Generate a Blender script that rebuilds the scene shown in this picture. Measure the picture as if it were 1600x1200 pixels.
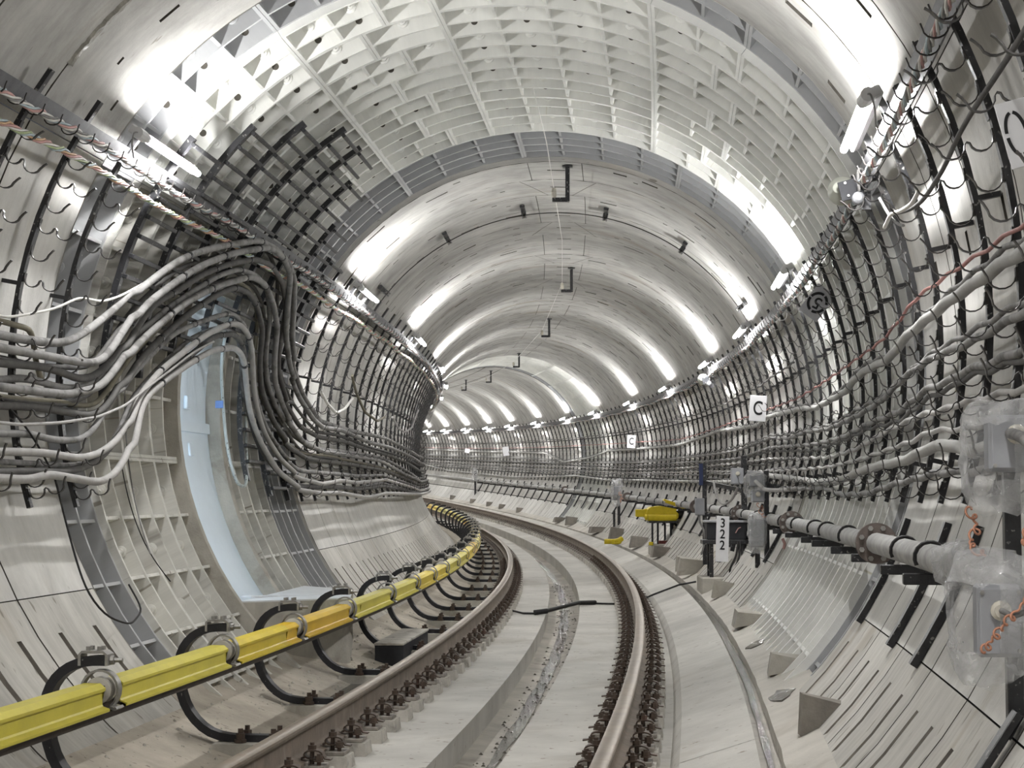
import bpy, math, random
import numpy as np
from mathutils import Matrix, Vector

# ------------------------------------------------------------------ scene settings, camera, world
for o in list(bpy.data.objects):
    bpy.data.objects.remove(o, do_unlink=True)
SC = bpy.context.scene
COL = SC.collection
Z0 = 1.372                                   # camera height over the track slab
cam_d = bpy.data.cameras.new('camera')
cam_d.sensor_width = 36.0
cam_d.lens = 63.0
cam_d.clip_start = 0.1
cam_d.clip_end = 400
cam = bpy.data.objects.new('camera', cam_d)
COL.objects.link(cam)
cam.location = (0, 0, Z0)
cam.rotation_euler = (math.pi / 2 + 0.068055, 0, 0)
SC.camera = cam
SC.view_settings.view_transform = 'Standard'
SC.view_settings.look = 'None'
SC.view_settings.exposure = 0.0
SC.view_settings.gamma = 1.0
SC.view_settings.use_curve_mapping = False
world = bpy.data.worlds.new('world')
SC.world = world
world.use_nodes = True
world.node_tree.nodes['Background'].inputs[0].default_value = (0.9, 0.92, 1.0, 1)
world.node_tree.nodes['Background'].inputs[1].default_value = 0.06
LAMP_STRENGTH = 330.0
SC.cycles.max_bounces = 10
SC.cycles.diffuse_bounces = 7
rnd = random.Random(7)

# ------------------------------------------------------------------ the tunnel's centre line
H0, TH0, X0 = 0.7283982, 0.1523526, -1.5045930
KV, KV3 = 0.00057415, -3.5484e-06
KN = [0, 12, 24, 36, 50, 70, 100, 130]
KK = [0.00535973, 0.00514975, 0.0053985, 0.0051640, 0.0043202, 0.0032993, 0.0022772, 0.0012550]
G = np.linspace(-6, 136, 2841)
_dg = G[1] - G[0]
_k = np.interp(G, KN, KK)
_th = -np.concatenate([[0], np.cumsum((_k[1:] + _k[:-1]) / 2 * _dg)])
_i0 = int(round(6 / _dg))
GT = _th - _th[_i0] + TH0
_mx = (GT[1:] + GT[:-1]) / 2
GX = np.concatenate([[0], np.cumsum(np.sin(_mx) * _dg)])
GY = np.concatenate([[0], np.cumsum(np.cos(_mx) * _dg)])
GX = GX - GX[_i0] + X0
GY = GY - GY[_i0]


def frame(s):
    """axis point, heading at station s (metres along the tunnel)"""
    x, y, t = np.interp(s, G, GX), np.interp(s, G, GY), np.interp(s, G, GT)
    z = H0 + Z0 + KV * s * s / 2 + KV3 * s ** 3 / 6
    return float(x), float(y), float(z), float(t)


def T(s, lat, z):
    """station, sideways offset (right +), height over the axis -> world"""
    x, y, zz, t = frame(s)
    return (x + lat * math.cos(t), y - lat * math.sin(t), zz + z)


def TP(s, phi, r):
    """station, angle round the lining in degrees (0 right, 90 crown), radius"""
    a = math.radians(phi)
    return T(s, r * math.cos(a), r * math.sin(a))


def MAT(s, lat=0.0, z=0.0, rot=0.0):
    """local frame at a station: x right, y along the track, z up"""
    t = frame(s)[3]
    return Matrix.Translation(T(s, lat, z)) @ Matrix.Rotation(-t + rot, 4, 'Z')


# ------------------------------------------------------------------ object helpers
WM = {}


def link(name, data, parent=None, M=None):
    o = bpy.data.objects.new(name, data)
    COL.objects.link(o)
    M = M.copy() if M is not None else Matrix.Identity(4)
    o.matrix_basis = M
    if parent is not None:
        o.parent = parent
        o.matrix_parent_inverse = WM[parent.name].inverted()
    WM[o.name] = M
    return o


def tag(o, label, cat, group=None, kind=None):
    o['label'] = label
    o['category'] = cat
    if group:
        o['group'] = group
    if kind:
        o['kind'] = kind
    return o


def thing(name, label, cat, M, group=None):
    o = link(name, None, None, M)
    o.empty_display_size = 0.1
    return tag(o, label, cat, group)


def struct(name, M=None, label=None, data=None):
    o = link(name, data, None, M)
    o['kind'] = 'structure'
    if label:
        o['label'] = label
    return o


class MB:
    def __init__(self):
        self.v, self.f, self.mi, self.uv = [], [], [], None

    def add(self, vs, fs, mi=0):
        b = len(self.v)
        self.v += [tuple(q) for q in vs]
        self.f += [tuple(i + b for i in q) for q in fs]
        self.mi += [mi] * len(fs)

    def box(self, c, size, R=None, ch=0.0, mi=0):
        hx, hy, hz = size[0] / 2, size[1] / 2, size[2] / 2
        c = Vector(c)
        if ch <= 0:
            vs = [Vector((x, y, z)) for x in (-hx, hx) for y in (-hy, hy) for z in (-hz, hz)]
            fs = [(0, 1, 3, 2), (4, 6, 7, 5), (0, 4, 5, 1), (2, 3, 7, 6), (0, 2, 6, 4), (1, 5, 7, 3)]
        else:
            ch = min(ch, hx * .9, hy * .9, hz * .9)
            vs, ix = [], {}
            for sx in (-1, 1):
                for sy in (-1, 1):
                    for sz in (-1, 1):
                        for a in range(3):
                            p = [sx * (hx - ch), sy * (hy - ch), sz * (hz - ch)]
                            p[a] = (sx, sy, sz)[a] * (hx, hy, hz)[a]
                            ix[(sx, sy, sz, a)] = len(vs)
                            vs.append(Vector(p))
            fs = []
            for a in range(3):
                b_, c_ = [q for q in range(3) if q != a]
                for s in (-1, 1):
                    def K(sb, sc, ax=a):
                        k = [0, 0, 0]
                        k[a], k[b_], k[c_] = s, sb, sc
                        return ix[(k[0], k[1], k[2], ax)]
                    q = (K(-1, -1), K(1, -1), K(1, 1), K(-1, 1))
                    fs.append(q)
            for a in range(3):                       # edges along axis a
                b_, c_ = [q for q in range(3) if q != a]
                for sb in (-1, 1):
                    for sc in (-1, 1):
                        def K(sa, ax):
                            k = [0, 0, 0]
                            k[a], k[b_], k[c_] = sa, sb, sc
                            return ix[(k[0], k[1], k[2], ax)]
                        fs.append((K(-1, b_), K(1, b_), K(1, c_), K(-1, c_)))
            for sx in (-1, 1):
                for sy in (-1, 1):
                    for sz in (-1, 1):
                        fs.append(tuple(ix[(sx, sy, sz, a)] for a in range(3)))
        if R is not None:
            vs = [R @ q for q in vs]
        self.add([q + c for q in vs], fs, mi)

    def tube(self, pts, r, n=8, cap=True, closed=False, mi=0, up=None):
        P = np.array([tuple(p) for p in pts], float)
        m = len(P)
        if closed:
            tg = np.roll(P, -1, 0) - np.roll(P, 1, 0)
        else:
            tg = np.gradient(P, axis=0)
        tg /= np.linalg.norm(tg, axis=1)[:, None] + 1e-12
        u = np.array(up if up is not None else ((0, 0, 1) if abs(tg[0][2]) < .9 else (1, 0, 0)), float)
        rr = np.broadcast_to(np.array(r, float), (m,))
        vs = []
        for i in range(m):
            a = u - tg[i] * (u @ tg[i])
            a /= np.linalg.norm(a) + 1e-12
            u = a
            b = np.cross(tg[i], a)
            for k in range(n):
                w = 2 * math.pi * k / n
                vs.append(P[i] + rr[i] * (math.cos(w) * a + math.sin(w) * b))
        fs = []
        for i in range(m if closed else m - 1):
            j = (i + 1) % m
            for k in range(n):
                l = (k + 1) % n
                fs.append((i * n + k, i * n + l, j * n + l, j * n + k))
        if cap and not closed:
            fs.append(tuple(range(n - 1, -1, -1)))
            fs.append(tuple((m - 1) * n + k for k in range(n)))
        self.add(vs, fs, mi)

    def strap(self, pts, side, w, t, mi=0, closed=False):
        """flat bar of width w (along side) and thickness t following pts"""
        P = np.array([tuple(p) for p in pts], float)
        m = len(P)
        tg = (np.roll(P, -1, 0) - np.roll(P, 1, 0)) if closed else np.gradient(P, axis=0)
        sd = np.broadcast_to(np.array(side, float), (m, 3))
        vs = []
        for i in range(m):
            s = sd[i] / np.linalg.norm(sd[i])
            nn = np.cross(s, tg[i])
            nn /= np.linalg.norm(nn) + 1e-12
            for a, b in ((-1, -1), (1, -1), (1, 1), (-1, 1)):
                vs.append(P[i] + s * a * w / 2 + nn * b * t / 2)
        fs = []
        for i in range(m if closed else m - 1):
            j = (i + 1) % m
            for k in range(4):
                l = (k + 1) % 4
                fs.append((i * 4 + k, i * 4 + l, j * 4 + l, j * 4 + k))
        if not closed:
            fs += [(3, 2, 1, 0), tuple((m - 1) * 4 + k for k in range(4))]
        self.add(vs, fs, mi)

    def loft(self, secs, cap=True, closed=True, mi=0):
        """join equal-length cross sections"""
        n = len(secs[0])
        vs = [q for s in secs for q in s]
        fs = []
        for i in range(len(secs) - 1):
            for k in range(n if closed else n - 1):
                l = (k + 1) % n
                fs.append((i * n + k, i * n + l, (i + 1) * n + l, (i + 1) * n + k))
        if cap:
            fs.append(tuple(range(n - 1, -1, -1)))
            fs.append(tuple((len(secs) - 1) * n + k for k in range(n)))
        self.add(vs, fs, mi)

    def lathe(self, M, prof, n=16, mi=0, cap=True):
        """prof: (radius, height) pairs turned round local z of M"""
        secs = []
        for r, h in prof:
            secs.append([M @ Vector((r * math.cos(2 * math.pi * k / n), r * math.sin(2 * math.pi * k / n), h)) for k in range(n)])
        self.loft(secs, cap=cap, mi=mi)

    def mesh(self, mats, name='m', angle=32, smooth=True):
        me = bpy.data.meshes.new(name)
        me.from_pydata(self.v, [], self.f)
        for m in (mats if isinstance(mats, (list, tuple)) else [mats]):
            me.materials.append(m)
        if any(self.mi):
            me.polygons.foreach_set('material_index', self.mi)
        if self.uv is not None:
            lay = me.uv_layers.new(name='wall')
            li = np.empty(len(me.loops), np.int32)
            me.loops.foreach_get('vertex_index', li)
            lay.data.foreach_set('uv', np.array(self.uv, np.float32)[li].ravel())
        if smooth:
            me.polygons.foreach_set('use_smooth', [True] * len(me.polygons))
            me.set_sharp_from_angle(angle=math.radians(angle))
        me.update()
        return me

    def build(self, name, mats, parent=None, M=None, angle=32, smooth=True):
        return link(name, self.mesh(mats, name, angle, smooth), parent, M)


# ------------------------------------------------------------------ materials
def new_mat(name):
    m = bpy.data.materials.new(name)
    m.use_nodes = True
    nt = m.node_tree
    return m, nt, nt.nodes['Principled BSDF'], nt.nodes, nt.links


def coords(nodes, links, kind, scale):
    tc = nodes.new('ShaderNodeTexCoord') if kind in ('Object', 'UV') else nodes.new('ShaderNodeNewGeometry')
    mp = nodes.new('ShaderNodeMapping')
    mp.inputs['Scale'].default_value = scale
    links.new(tc.outputs[{'Object': 'Object', 'UV': 'UV', 'World': 'Position'}[kind]], mp.inputs['Vector'])
    return mp


def noise(nodes, links, vec, scale, detail=4, rough=.6, dist=0.0):
    n = nodes.new('ShaderNodeTexNoise')
    n.inputs['Scale'].default_value = scale
    n.inputs['Detail'].default_value = detail
    n.inputs['Roughness'].default_value = rough
    n.inputs['Distortion'].default_value = dist
    links.new(vec.outputs[0], n.inputs['Vector'])
    return n


def ramp(nodes, links, src, stops):
    r = nodes.new('ShaderNodeValToRGB')
    el = r.color_ramp.elements
    while len(el) > 1:
        el.remove(el[0])
    el[0].position, el[0].color = stops[0][0], (*stops[0][1], 1)
    for p, c in stops[1:]:
        e = el.new(p)
        e.color = (*c, 1)
    links.new(src, r.inputs[0])
    return r


def mixc(nodes, links, a, b, fac, mode='MIX'):
    m = nodes.new('ShaderNodeMix')
    m.data_type = 'RGBA'
    m.blend_type = mode
    for k, v in ((0, fac), (6, a), (7, b)):
        if hasattr(v, 'links') or hasattr(v, 'is_linked'):
            links.new(v, m.inputs[k])
        elif k == 0:
            m.inputs[0].default_value = v
        else:
            m.inputs[k].default_value = (*v, 1)
    return m.outputs[2]


def grey(v):
    return (v, v, v)


def surface(name, base, var=.12, kind='World', scale=(1, 1, 1), ns=3.0, rough=.8, metal=0.0, streak=None,
            speck=None, bump=.15, bscale=60, stain=None, spec=.3):
    """base colour broken by two noises, with optional long streaks, dark specks and stains"""
    m, nt, bs, nodes, links = new_mat(name)
    mp = coords(nodes, links, kind, scale)
    lo = tuple(max(0, c * (1 - var)) for c in base)
    hi = tuple(min(1, c * (1 + var)) for c in base)
    c = ramp(nodes, links, noise(nodes, links, mp, ns, 6, .65).outputs[0], [(.32, lo), (.68, hi)]).outputs[0]
    if streak:
        sm = coords(nodes, links, kind, streak[0])
        f = ramp(nodes, links, noise(nodes, links, sm, 1.0, 5, .7).outputs[0], [(.42, grey(streak[1])), (.6, grey(1))]).outputs[0]
        c = mixc(nodes, links, c, f, 1.0, 'MULTIPLY')
    if stain:
        sm = coords(nodes, links, kind, stain[0])
        f = ramp(nodes, links, noise(nodes, links, sm, 1.0, 4, .6, .6).outputs[0], [(stain[2], grey(0)), (stain[2] + .14, grey(stain[3]))]).outputs[0]
        c = mixc(nodes, links, c, stain[1], f)
    if speck:
        sm = coords(nodes, links, kind, speck[0])
        f = ramp(nodes, links, noise(nodes, links, sm, 1.0, 2, .5).outputs[0], [(speck[1], grey(0)), (speck[1] + .05, grey(.75))]).outputs[0]
        c = mixc(nodes, links, c, speck[2], f)
    links.new(c, bs.inputs['Base Color'])
    bs.inputs['Roughness'].default_value = rough
    bs.inputs['Metallic'].default_value = metal
    bs.inputs['Specular IOR Level'].default_value = spec
    if bump:
        b = nodes.new('ShaderNodeBump')
        b.inputs['Strength'].default_value = bump
        b.inputs['Distance'].default_value = .01
        links.new(noise(nodes, links, mp, bscale, 3, .6).outputs[0], b.inputs['Height'])
        links.new(b.outputs[0], bs.inputs['Normal'])
    return m


M = {}
# concrete lining: u runs along the tunnel, v round the ring (metres)
M['lining'] = surface('lining_concrete', (.385, .378, .358), .24, 'UV', (1.3, .9, 1), 1.7, .85,
                      streak=((9, .8, 1), .90), speck=((15, 5, 1), .70, (.2, .185, .16)),
                      stain=((1.6, .5, 1), (.24, .205, .16), .58, .6), bump=.25, bscale=40, spec=.12)
M['lining_mid'] = surface('brightened_wall_concrete', (.60, .59, .565), .16, 'UV', (1.3, .8, 1), 1.8, .85,  # wall copy set paler than the crown, standing in for missing fill light
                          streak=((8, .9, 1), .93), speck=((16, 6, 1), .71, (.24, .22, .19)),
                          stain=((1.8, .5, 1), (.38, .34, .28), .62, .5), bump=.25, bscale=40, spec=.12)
M['lining_low'] = surface('foot_concrete', (.53, .515, .48), .17, 'UV', (1, .6, 1), 2.0, .85,  # foot tone also lifted over the crown's to even out the lamplight
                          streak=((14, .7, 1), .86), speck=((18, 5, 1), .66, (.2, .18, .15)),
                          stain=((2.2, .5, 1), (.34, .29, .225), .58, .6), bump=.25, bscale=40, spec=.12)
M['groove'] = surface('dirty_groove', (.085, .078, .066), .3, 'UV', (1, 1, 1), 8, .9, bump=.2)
M['iron'] = surface('white_painted_iron', (.75, .75, .72), .10, 'UV', (1, 1, 1), 2.5, .5,
                    stain=((3.5, 2.2, 1), (.44, .44, .40), .60, .45), speck=((14, 14, 1), .74, (.40, .36, .22)), bump=.3, bscale=14, spec=.4)
M['iron_grey'] = surface('grey_iron', (.40, .405, .41), .10, 'UV', (1, 1, 1), 2.5, .5, bump=.2, bscale=14)  # grey tone of the end rings of the iron stretches
M['iron_dirty'] = surface('dusty_painted_iron', (.62, .61, .57), .18, 'UV', (1, 1, 1), 3, .75,
                          stain=((3, 2.4, 1), (.22, .205, .18), .55, .85), speck=((16, 16, 1), .66, (.2, .17, .13)), bump=.35, bscale=25)
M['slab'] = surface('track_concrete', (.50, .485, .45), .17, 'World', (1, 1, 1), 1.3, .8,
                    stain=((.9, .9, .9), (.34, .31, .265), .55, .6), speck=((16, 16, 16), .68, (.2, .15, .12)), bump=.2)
M['walkway'] = surface('walkway_concrete', (.50, .475, .43), .16, 'World', (1, 1, 1), 1.8, .82,
                       stain=((1.6, 1.6, 1.6), (.36, .325, .28), .55, .6), speck=((16, 16, 16), .71, (.17, .15, .12)), bump=.3)
M['dirt'] = surface('dusty_floor', (.41, .37, .31), .22, 'World', (1, 1, 1), 2.2, .9,
                    stain=((1.4, 1.4, 1.4), (.30, .265, .22), .54, .8), speck=((22, 22, 22), .66, (.15, .13, .11)), bump=.6, bscale=30)
M['channel'] = surface('damp_channel_concrete', (.40, .375, .33), .22, 'World', (1, 1, 1), 2.5, .6,
                       stain=((2, 2, 2), (.23, .21, .18), .54, .8), bump=.3)
M['block'] = surface('cast_concrete', (.40, .38, .335), .16, 'World', (1, 1, 1), 5, .85, stain=((4, 4, 4), (.25, .22, .18), .56, .6), bump=.3)
M['pad'] = surface('pad_concrete', (.48, .455, .41), .18, 'World', (1, 1, 1), 6, .85, stain=((9, 9, 9), (.17, .16, .14), .54, .7), bump=.3)
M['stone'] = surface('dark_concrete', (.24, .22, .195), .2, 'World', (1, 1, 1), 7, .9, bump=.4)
M['black'] = surface('black_painted_steel', (.017, .017, .019), .4, 'World', (1, 1, 1), 30, .38, spec=.5,
                     speck=((42, 42, 42), .64, (.30, .29, .27)), bump=.1)
M['black_arm'] = surface('black_bracket_paint', (.012, .012, .015), .3, 'World', (1, 1, 1), 30, .45, spec=.45,
                         speck=((50, 50, 50), .72, (.25, .24, .22)), bump=.05)
M['hook'] = surface('dark_hook_steel', (.045, .042, .04), .3, 'World', (1, 1, 1), 30, .35, metal=.6, spec=.5, bump=0)
M['tray'] = surface('grey_steel_band', (.10, .10, .105), .25, 'World', (1, 1, 1), 12, .45, metal=.4, bump=.05)
M['cable'] = surface('dusty_grey_cable', (.235, .23, .225), .2, 'World', (1, 1, 1), 9, .85,
                     stain=((6, 6, 6), (.10, .096, .092), .50, .8), bump=.2)
M['cable_dark'] = surface('dark_grey_cable', (.10, .097, .093), .25, 'World', (1, 1, 1), 9, .8,
                          stain=((8, 8, 8), (.22, .21, .2), .60, .5), bump=.2)
M['cable_khaki'] = surface('khaki_cable', (.17, .155, .115), .25, 'World', (1, 1, 1), 9, .8, bump=.2)
M['cable_light'] = surface('pale_grey_cable', (.38, .37, .36), .15, 'World', (1, 1, 1), 9, .8, stain=((7, 7, 7), (.2, .19, .18), .6, .6), bump=.2)
M['conduit'] = surface('ribbed_grey_conduit', (.36, .355, .34), .12, 'World', (1, 1, 1), 6, .75, bump=.3)
M['cable_red'] = surface('red_cable', (.36, .17, .155), .2, 'World', (1, 1, 1), 10, .7, bump=.05)
M['wire_white'] = surface('white_wire', (.62, .61, .58), .1, 'World', (1, 1, 1), 8, .6, bump=0)
M['wire_blue'] = surface('pale_blue_wire', (.36, .43, .46), .1, 'World', (1, 1, 1), 8, .6, bump=0)
M['wire_red'] = surface('red_wire', (.46, .27, .25), .15, 'World', (1, 1, 1), 8, .6, bump=0)
M['wire_green'] = surface('green_wire', (.36, .42, .24), .15, 'World', (1, 1, 1), 8, .6, bump=0)
M['wire_orange'] = surface('orange_wire', (.50, .33, .2), .15, 'World', (1, 1, 1), 8, .6, bump=0)
M['rubber'] = surface('black_rubber', (.018, .017, .017), .3, 'World', (1, 1, 1), 20, .6, bump=.1)
M['rail'] = surface('rusty_rail_steel', (.19, .155, .125), .22, 'World', (1, 1, 1), 6, .7, metal=.2,
                    stain=((14, 14, 3), (.26, .23, .20), .55, .7), bump=.15)
M['rail_top'] = surface('worn_rail_head', (.27, .225, .18), .18, 'World', (1, 1, 1), 5, .42, metal=.55, stain=((5, 5, 5), (.22, .15, .09), .56, .6), bump=.03)
M['clip'] = surface('rusty_dark_clip', (.10, .075, .06), .3, 'World', (1, 1, 1), 20, .55, metal=.4, stain=((9, 9, 9), (.13, .075, .06), .56, .7), bump=.1)
M['plate'] = surface('dusty_base_plate', (.30, .275, .245), .25, 'World', (1, 1, 1), 18, .65, metal=.2, bump=.1)
M['yellow'] = surface('yellow_cover', (.72, .56, .035), .10, 'Object', (1, 1, 1), 4, .42, spec=.45, bump=.05)
M['yellow_b'] = surface('lemon_yellow_cover', (.66, .58, .075), .08, 'Object', (1, 1, 1), 4, .42, spec=.45, bump=.05)
M['yellow_c'] = surface('warm_yellow_cover', (.76, .50, .02), .08, 'Object', (1, 1, 1), 4, .42, spec=.45, bump=.05)
M['yellow_machine'] = surface('yellow_machine_paint', (.60, .47, .02), .12, 'World', (1, 1, 1), 12, .45, bump=.05)
M['contact_steel'] = surface('dark_contact_rail', (.075, .062, .052), .25, 'World', (1, 1, 1), 8, .5, metal=.4, bump=.05)
M['steel'] = surface('galvanised_steel', (.33, .32, .30), .2, 'World', (1, 1, 1), 30, .4, metal=.6, bump=.05)
M['insulator'] = surface('ivory_insulator', (.50, .47, .40), .12, 'World', (1, 1, 1), 12, .45, bump=0)
M['pipe'] = surface('dusty_grey_pipe', (.36, .355, .345), .12, 'World', (1, 1, 1), 5, .75, streak=((8, 8, 8), .75), bump=.1)
M['flange'] = surface('rust_brown_flange', (.12, .098, .088), .25, 'World', (1, 1, 1), 18, .7, bump=.1)
M['box_grey'] = surface('grey_box_paint', (.30, .305, .32), .08, 'World', (1, 1, 1), 8, .5, bump=.05)
M['box_dark'] = surface('dark_box_paint', (.032, .033, .037), .2, 'World', (1, 1, 1), 8, .6, bump=.05, spec=.2)
M['blue'] = surface('dark_blue_paint', (.022, .034, .10), .2, 'World', (1, 1, 1), 8, .45, bump=0)
M['sign'] = surface('white_sign_plate', (.74, .74, .76), .04, 'World', (1, 1, 1), 6, .5, bump=0)
M['sign_grey'] = surface('grey_sign_plate', (.40, .40, .42), .08, 'World', (1, 1, 1), 20, .5, bump=0)
M['ink'] = surface('black_sign_paint', (.012, .012, .013), .2, 'World', (1, 1, 1), 6, .6, bump=0)
M['door'] = surface('pale_blue_door_paint', (.70, .79, .87), .03, 'World', (1, 1, 1), 3, .5, bump=.15, bscale=40)
M['whitewash'] = surface('whitewashed_concrete', (.66, .68, .70), .08, 'World', (1, 1, 1), 6, .75, stain=((5, 5, 5), (.42, .42, .41), .60, .5), bump=.2)
M['horn'] = surface('cream_horn_paint', (.42, .43, .38), .06, 'World', (1, 1, 1), 6, .4, bump=0)
M['copper'] = surface('copper_wire', (.40, .19, .12), .2, 'World', (1, 1, 1), 30, .45, metal=.4, bump=0)
M['pale_pipe'] = surface('pale_spotted_hose', (.50, .55, .55), .12, 'World', (1, 1, 1), 9, .7, speck=((38, 38, 38), .62, (.13, .13, .12)), bump=.1)
M['tag_blue'] = surface('blue_tag', (.16, .28, .62), .08, 'World', (1, 1, 1), 9, .5, bump=0)
M['lamp_body'] = surface('grey_lamp_housing', (.50, .50, .50), .05, 'World', (1, 1, 1), 9, .5, bump=0)
M['beige'] = surface('beige_strip', (.52, .47, .40), .12, 'World', (1, 1, 1), 9, .8, bump=.1)


def emit(name, col, strength):
    m, nt, bs, nodes, links = new_mat(name)
    bs.inputs['Base Color'].default_value = (.9, .9, .9, 1)
    bs.inputs['Emission Color'].default_value = (*col, 1)
    bs.inputs['Emission Strength'].default_value = strength
    return m


M['added_jamb_light'] = emit('added_cool_glow', (.72, .86, 1.0), 26.0)  # glow of the light added behind the door jamb
M['tube'] = emit('glowing_tube', (1.0, .995, .985), LAMP_STRENGTH)


def water_mat():
    m, nt, bs, nodes, links = new_mat('standing_water')
    bs.inputs['Base Color'].default_value = (.10, .095, .085, 1)
    bs.inputs['Roughness'].default_value = .06
    bs.inputs['Specular IOR Level'].default_value = .6
    mp = coords(nodes, links, 'World', (1, 1, 1))
    b = nodes.new('ShaderNodeBump')
    b.inputs['Strength'].default_value = .35
    b.inputs['Distance'].default_value = .02
    links.new(noise(nodes, links, mp, 14, 4, .7).outputs[0], b.inputs['Height'])
    links.new(b.outputs[0], bs.inputs['Normal'])
    return m


def film_mat():
    m, nt, bs, nodes, links = new_mat('clear_plastic_film')
    nodes.remove(bs)
    out = nodes['Material Output']
    tr = nodes.new('ShaderNodeBsdfTransparent')
    tr.inputs[0].default_value = (.97, .97, .97, 1)
    gl = nodes.new('ShaderNodeBsdfGlossy')
    gl.inputs['Roughness'].default_value = .18
    df = nodes.new('ShaderNodeBsdfDiffuse')
    df.inputs[0].default_value = (.75, .75, .76, 1)
    tl = nodes.new('ShaderNodeBsdfTranslucent')
    tl.inputs[0].default_value = (.75, .75, .76, 1)
    mp = coords(nodes, links, 'World', (1, 1, 1))
    nz = noise(nodes, links, mp, 16, 5, .7, 1.2)
    b = nodes.new('ShaderNodeBump')
    b.inputs['Strength'].default_value = .8
    b.inputs['Distance'].default_value = .03
    links.new(nz.outputs[0], b.inputs['Height'])
    for q in (gl, df):
        links.new(b.outputs[0], q.inputs['Normal'])
    a = nodes.new('ShaderNodeMixShader')
    a.inputs[0].default_value = .4
    links.new(df.outputs[0], a.inputs[1])
    links.new(tl.outputs[0], a.inputs[2])
    f = ramp(nodes, links, noise(nodes, links, mp, 7, 4, .6, .8).outputs[0], [(.35, grey(.12)), (.7, grey(.52))])
    c = nodes.new('ShaderNodeMixShader')
    links.new(f.outputs[0], c.inputs[0])
    links.new(tr.outputs[0], c.inputs[1])
    links.new(a.outputs[0], c.inputs[2])
    d = nodes.new('ShaderNodeMixShader')
    d.inputs[0].default_value = .12
    links.new(c.outputs[0], d.inputs[1])
    links.new(gl.outputs[0], d.inputs[2])
    links.new(d.outputs[0], out.inputs[0])
    return m


M['water'] = water_mat()
M['film'] = film_mat()

# ------------------------------------------------------------------ tunnel lining: every segment its own piece
R_IN = 2.55


def panel(name, parent, mat, sl, pl, depth, r0=R_IN, thick=.16, slant=(0, 0), step=5.5):
    """curved lining segment. sl: station lines, pl: angle lines (deg); depth[i][j] recess of each cell, None = hole.
    slant shifts the first/last angle edge linearly with s. The back and rims are closed by side walls."""
    # refine the angle lines
    P, src = [], []
    for j in range(len(pl) - 1):
        n = max(1, int(math.ceil(abs(pl[j + 1] - pl[j]) / step)))
        for k in range(n):
            P.append(pl[j] + (pl[j + 1] - pl[j]) * k / n)
            src.append(j)
    P.append(pl[-1])
    ns, npn = len(sl) - 1, len(P) - 1
    s0, s1, p0, p1 = sl[0], sl[-1], pl[0], pl[-1]
    mb = MB()
    mb.uv = []
    key = {}

    def V(i, j, d):
        k = (i, j, round(d, 4))
        if k not in key:
            f = (sl[i] - s0) / (s1 - s0) - .5
            w = (P[j] - p0) / (p1 - p0)
            ph = P[j] + f * (slant[0] * (1 - w) + slant[1] * w)
            key[k] = len(mb.v)
            mb.v.append(TP(sl[i], ph, r0 + d))
            mb.uv.append((sl[i], math.radians(ph) * r0))
        return key[k]

    def face(*q, mi=0):
        mb.f.append(q)
        mb.mi.append(mi)
    two = isinstance(mat, list)
    D = [[depth[i][src[j]] for j in range(npn)] for i in range(ns)]
    for i in range(ns):
        for j in range(npn):
            d = D[i][j]
            if d is None:
                continue
            face(V(i, j, d), V(i, j + 1, d), V(i + 1, j + 1, d), V(i + 1, j, d), mi=1 if two and d > 0 else 0)
            for di, dj, a, b in ((-1, 0, (i, j), (i, j + 1)), (1, 0, (i + 1, j), (i + 1, j + 1)), (0, -1, (i, j), (i + 1, j)), (0, 1, (i, j + 1), (i + 1, j + 1))):
                ii, jj = i + di, j + dj
                o = D[ii][jj] if 0 <= ii < ns and 0 <= jj < npn else None
                e = thick if o is None else o
                if e > d + 1e-6:
                    face(V(*a, d), V(*b, d), V(*b, e), V(*a, e), mi=(1 if o is not None else 2) if two else 0)
    return mb.build(name, mat, parent)


def slot_grid(s0, s1, p0, p1, slots):
    """lines + recess map for rectangular slots (sa, sb, pa, pb, depth)"""
    S = sorted({s0, s1, *[q[0] for q in slots], *[q[1] for q in slots]})
    Pn = sorted({p0, p1, *[q[2] for q in slots], *[q[3] for q in slots]})
    D = [[0.0] * (len(Pn) - 1) for _ in range(len(S) - 1)]
    for sa, sb, pa, pb, d in slots:
        for i in range(len(S) - 1):
            for j in range(len(Pn) - 1):
                if sa - 1e-6 <= S[i] and S[i + 1] <= sb + 1e-6 and pa - 1e-6 <= Pn[j] and Pn[j + 1] <= pb + 1e-6:
                    D[i][j] = d
    return S, Pn, D


wall_right = struct('wall_right', MAT(0, 2.4, 0), 'curved concrete lining on the right side of the tunnel, hung with brackets and cables')
wall_left = struct('wall_left', MAT(0, -2.4, 0), 'curved concrete lining on the left side of the tunnel, beside the yellow contact rail')
ceiling = struct('ceiling', MAT(0, 0, 2.5), 'arched crown of the tunnel lining between the two wire trays')

GAP = .0055
GA = math.degrees(.0032 / R_IN)


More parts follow.
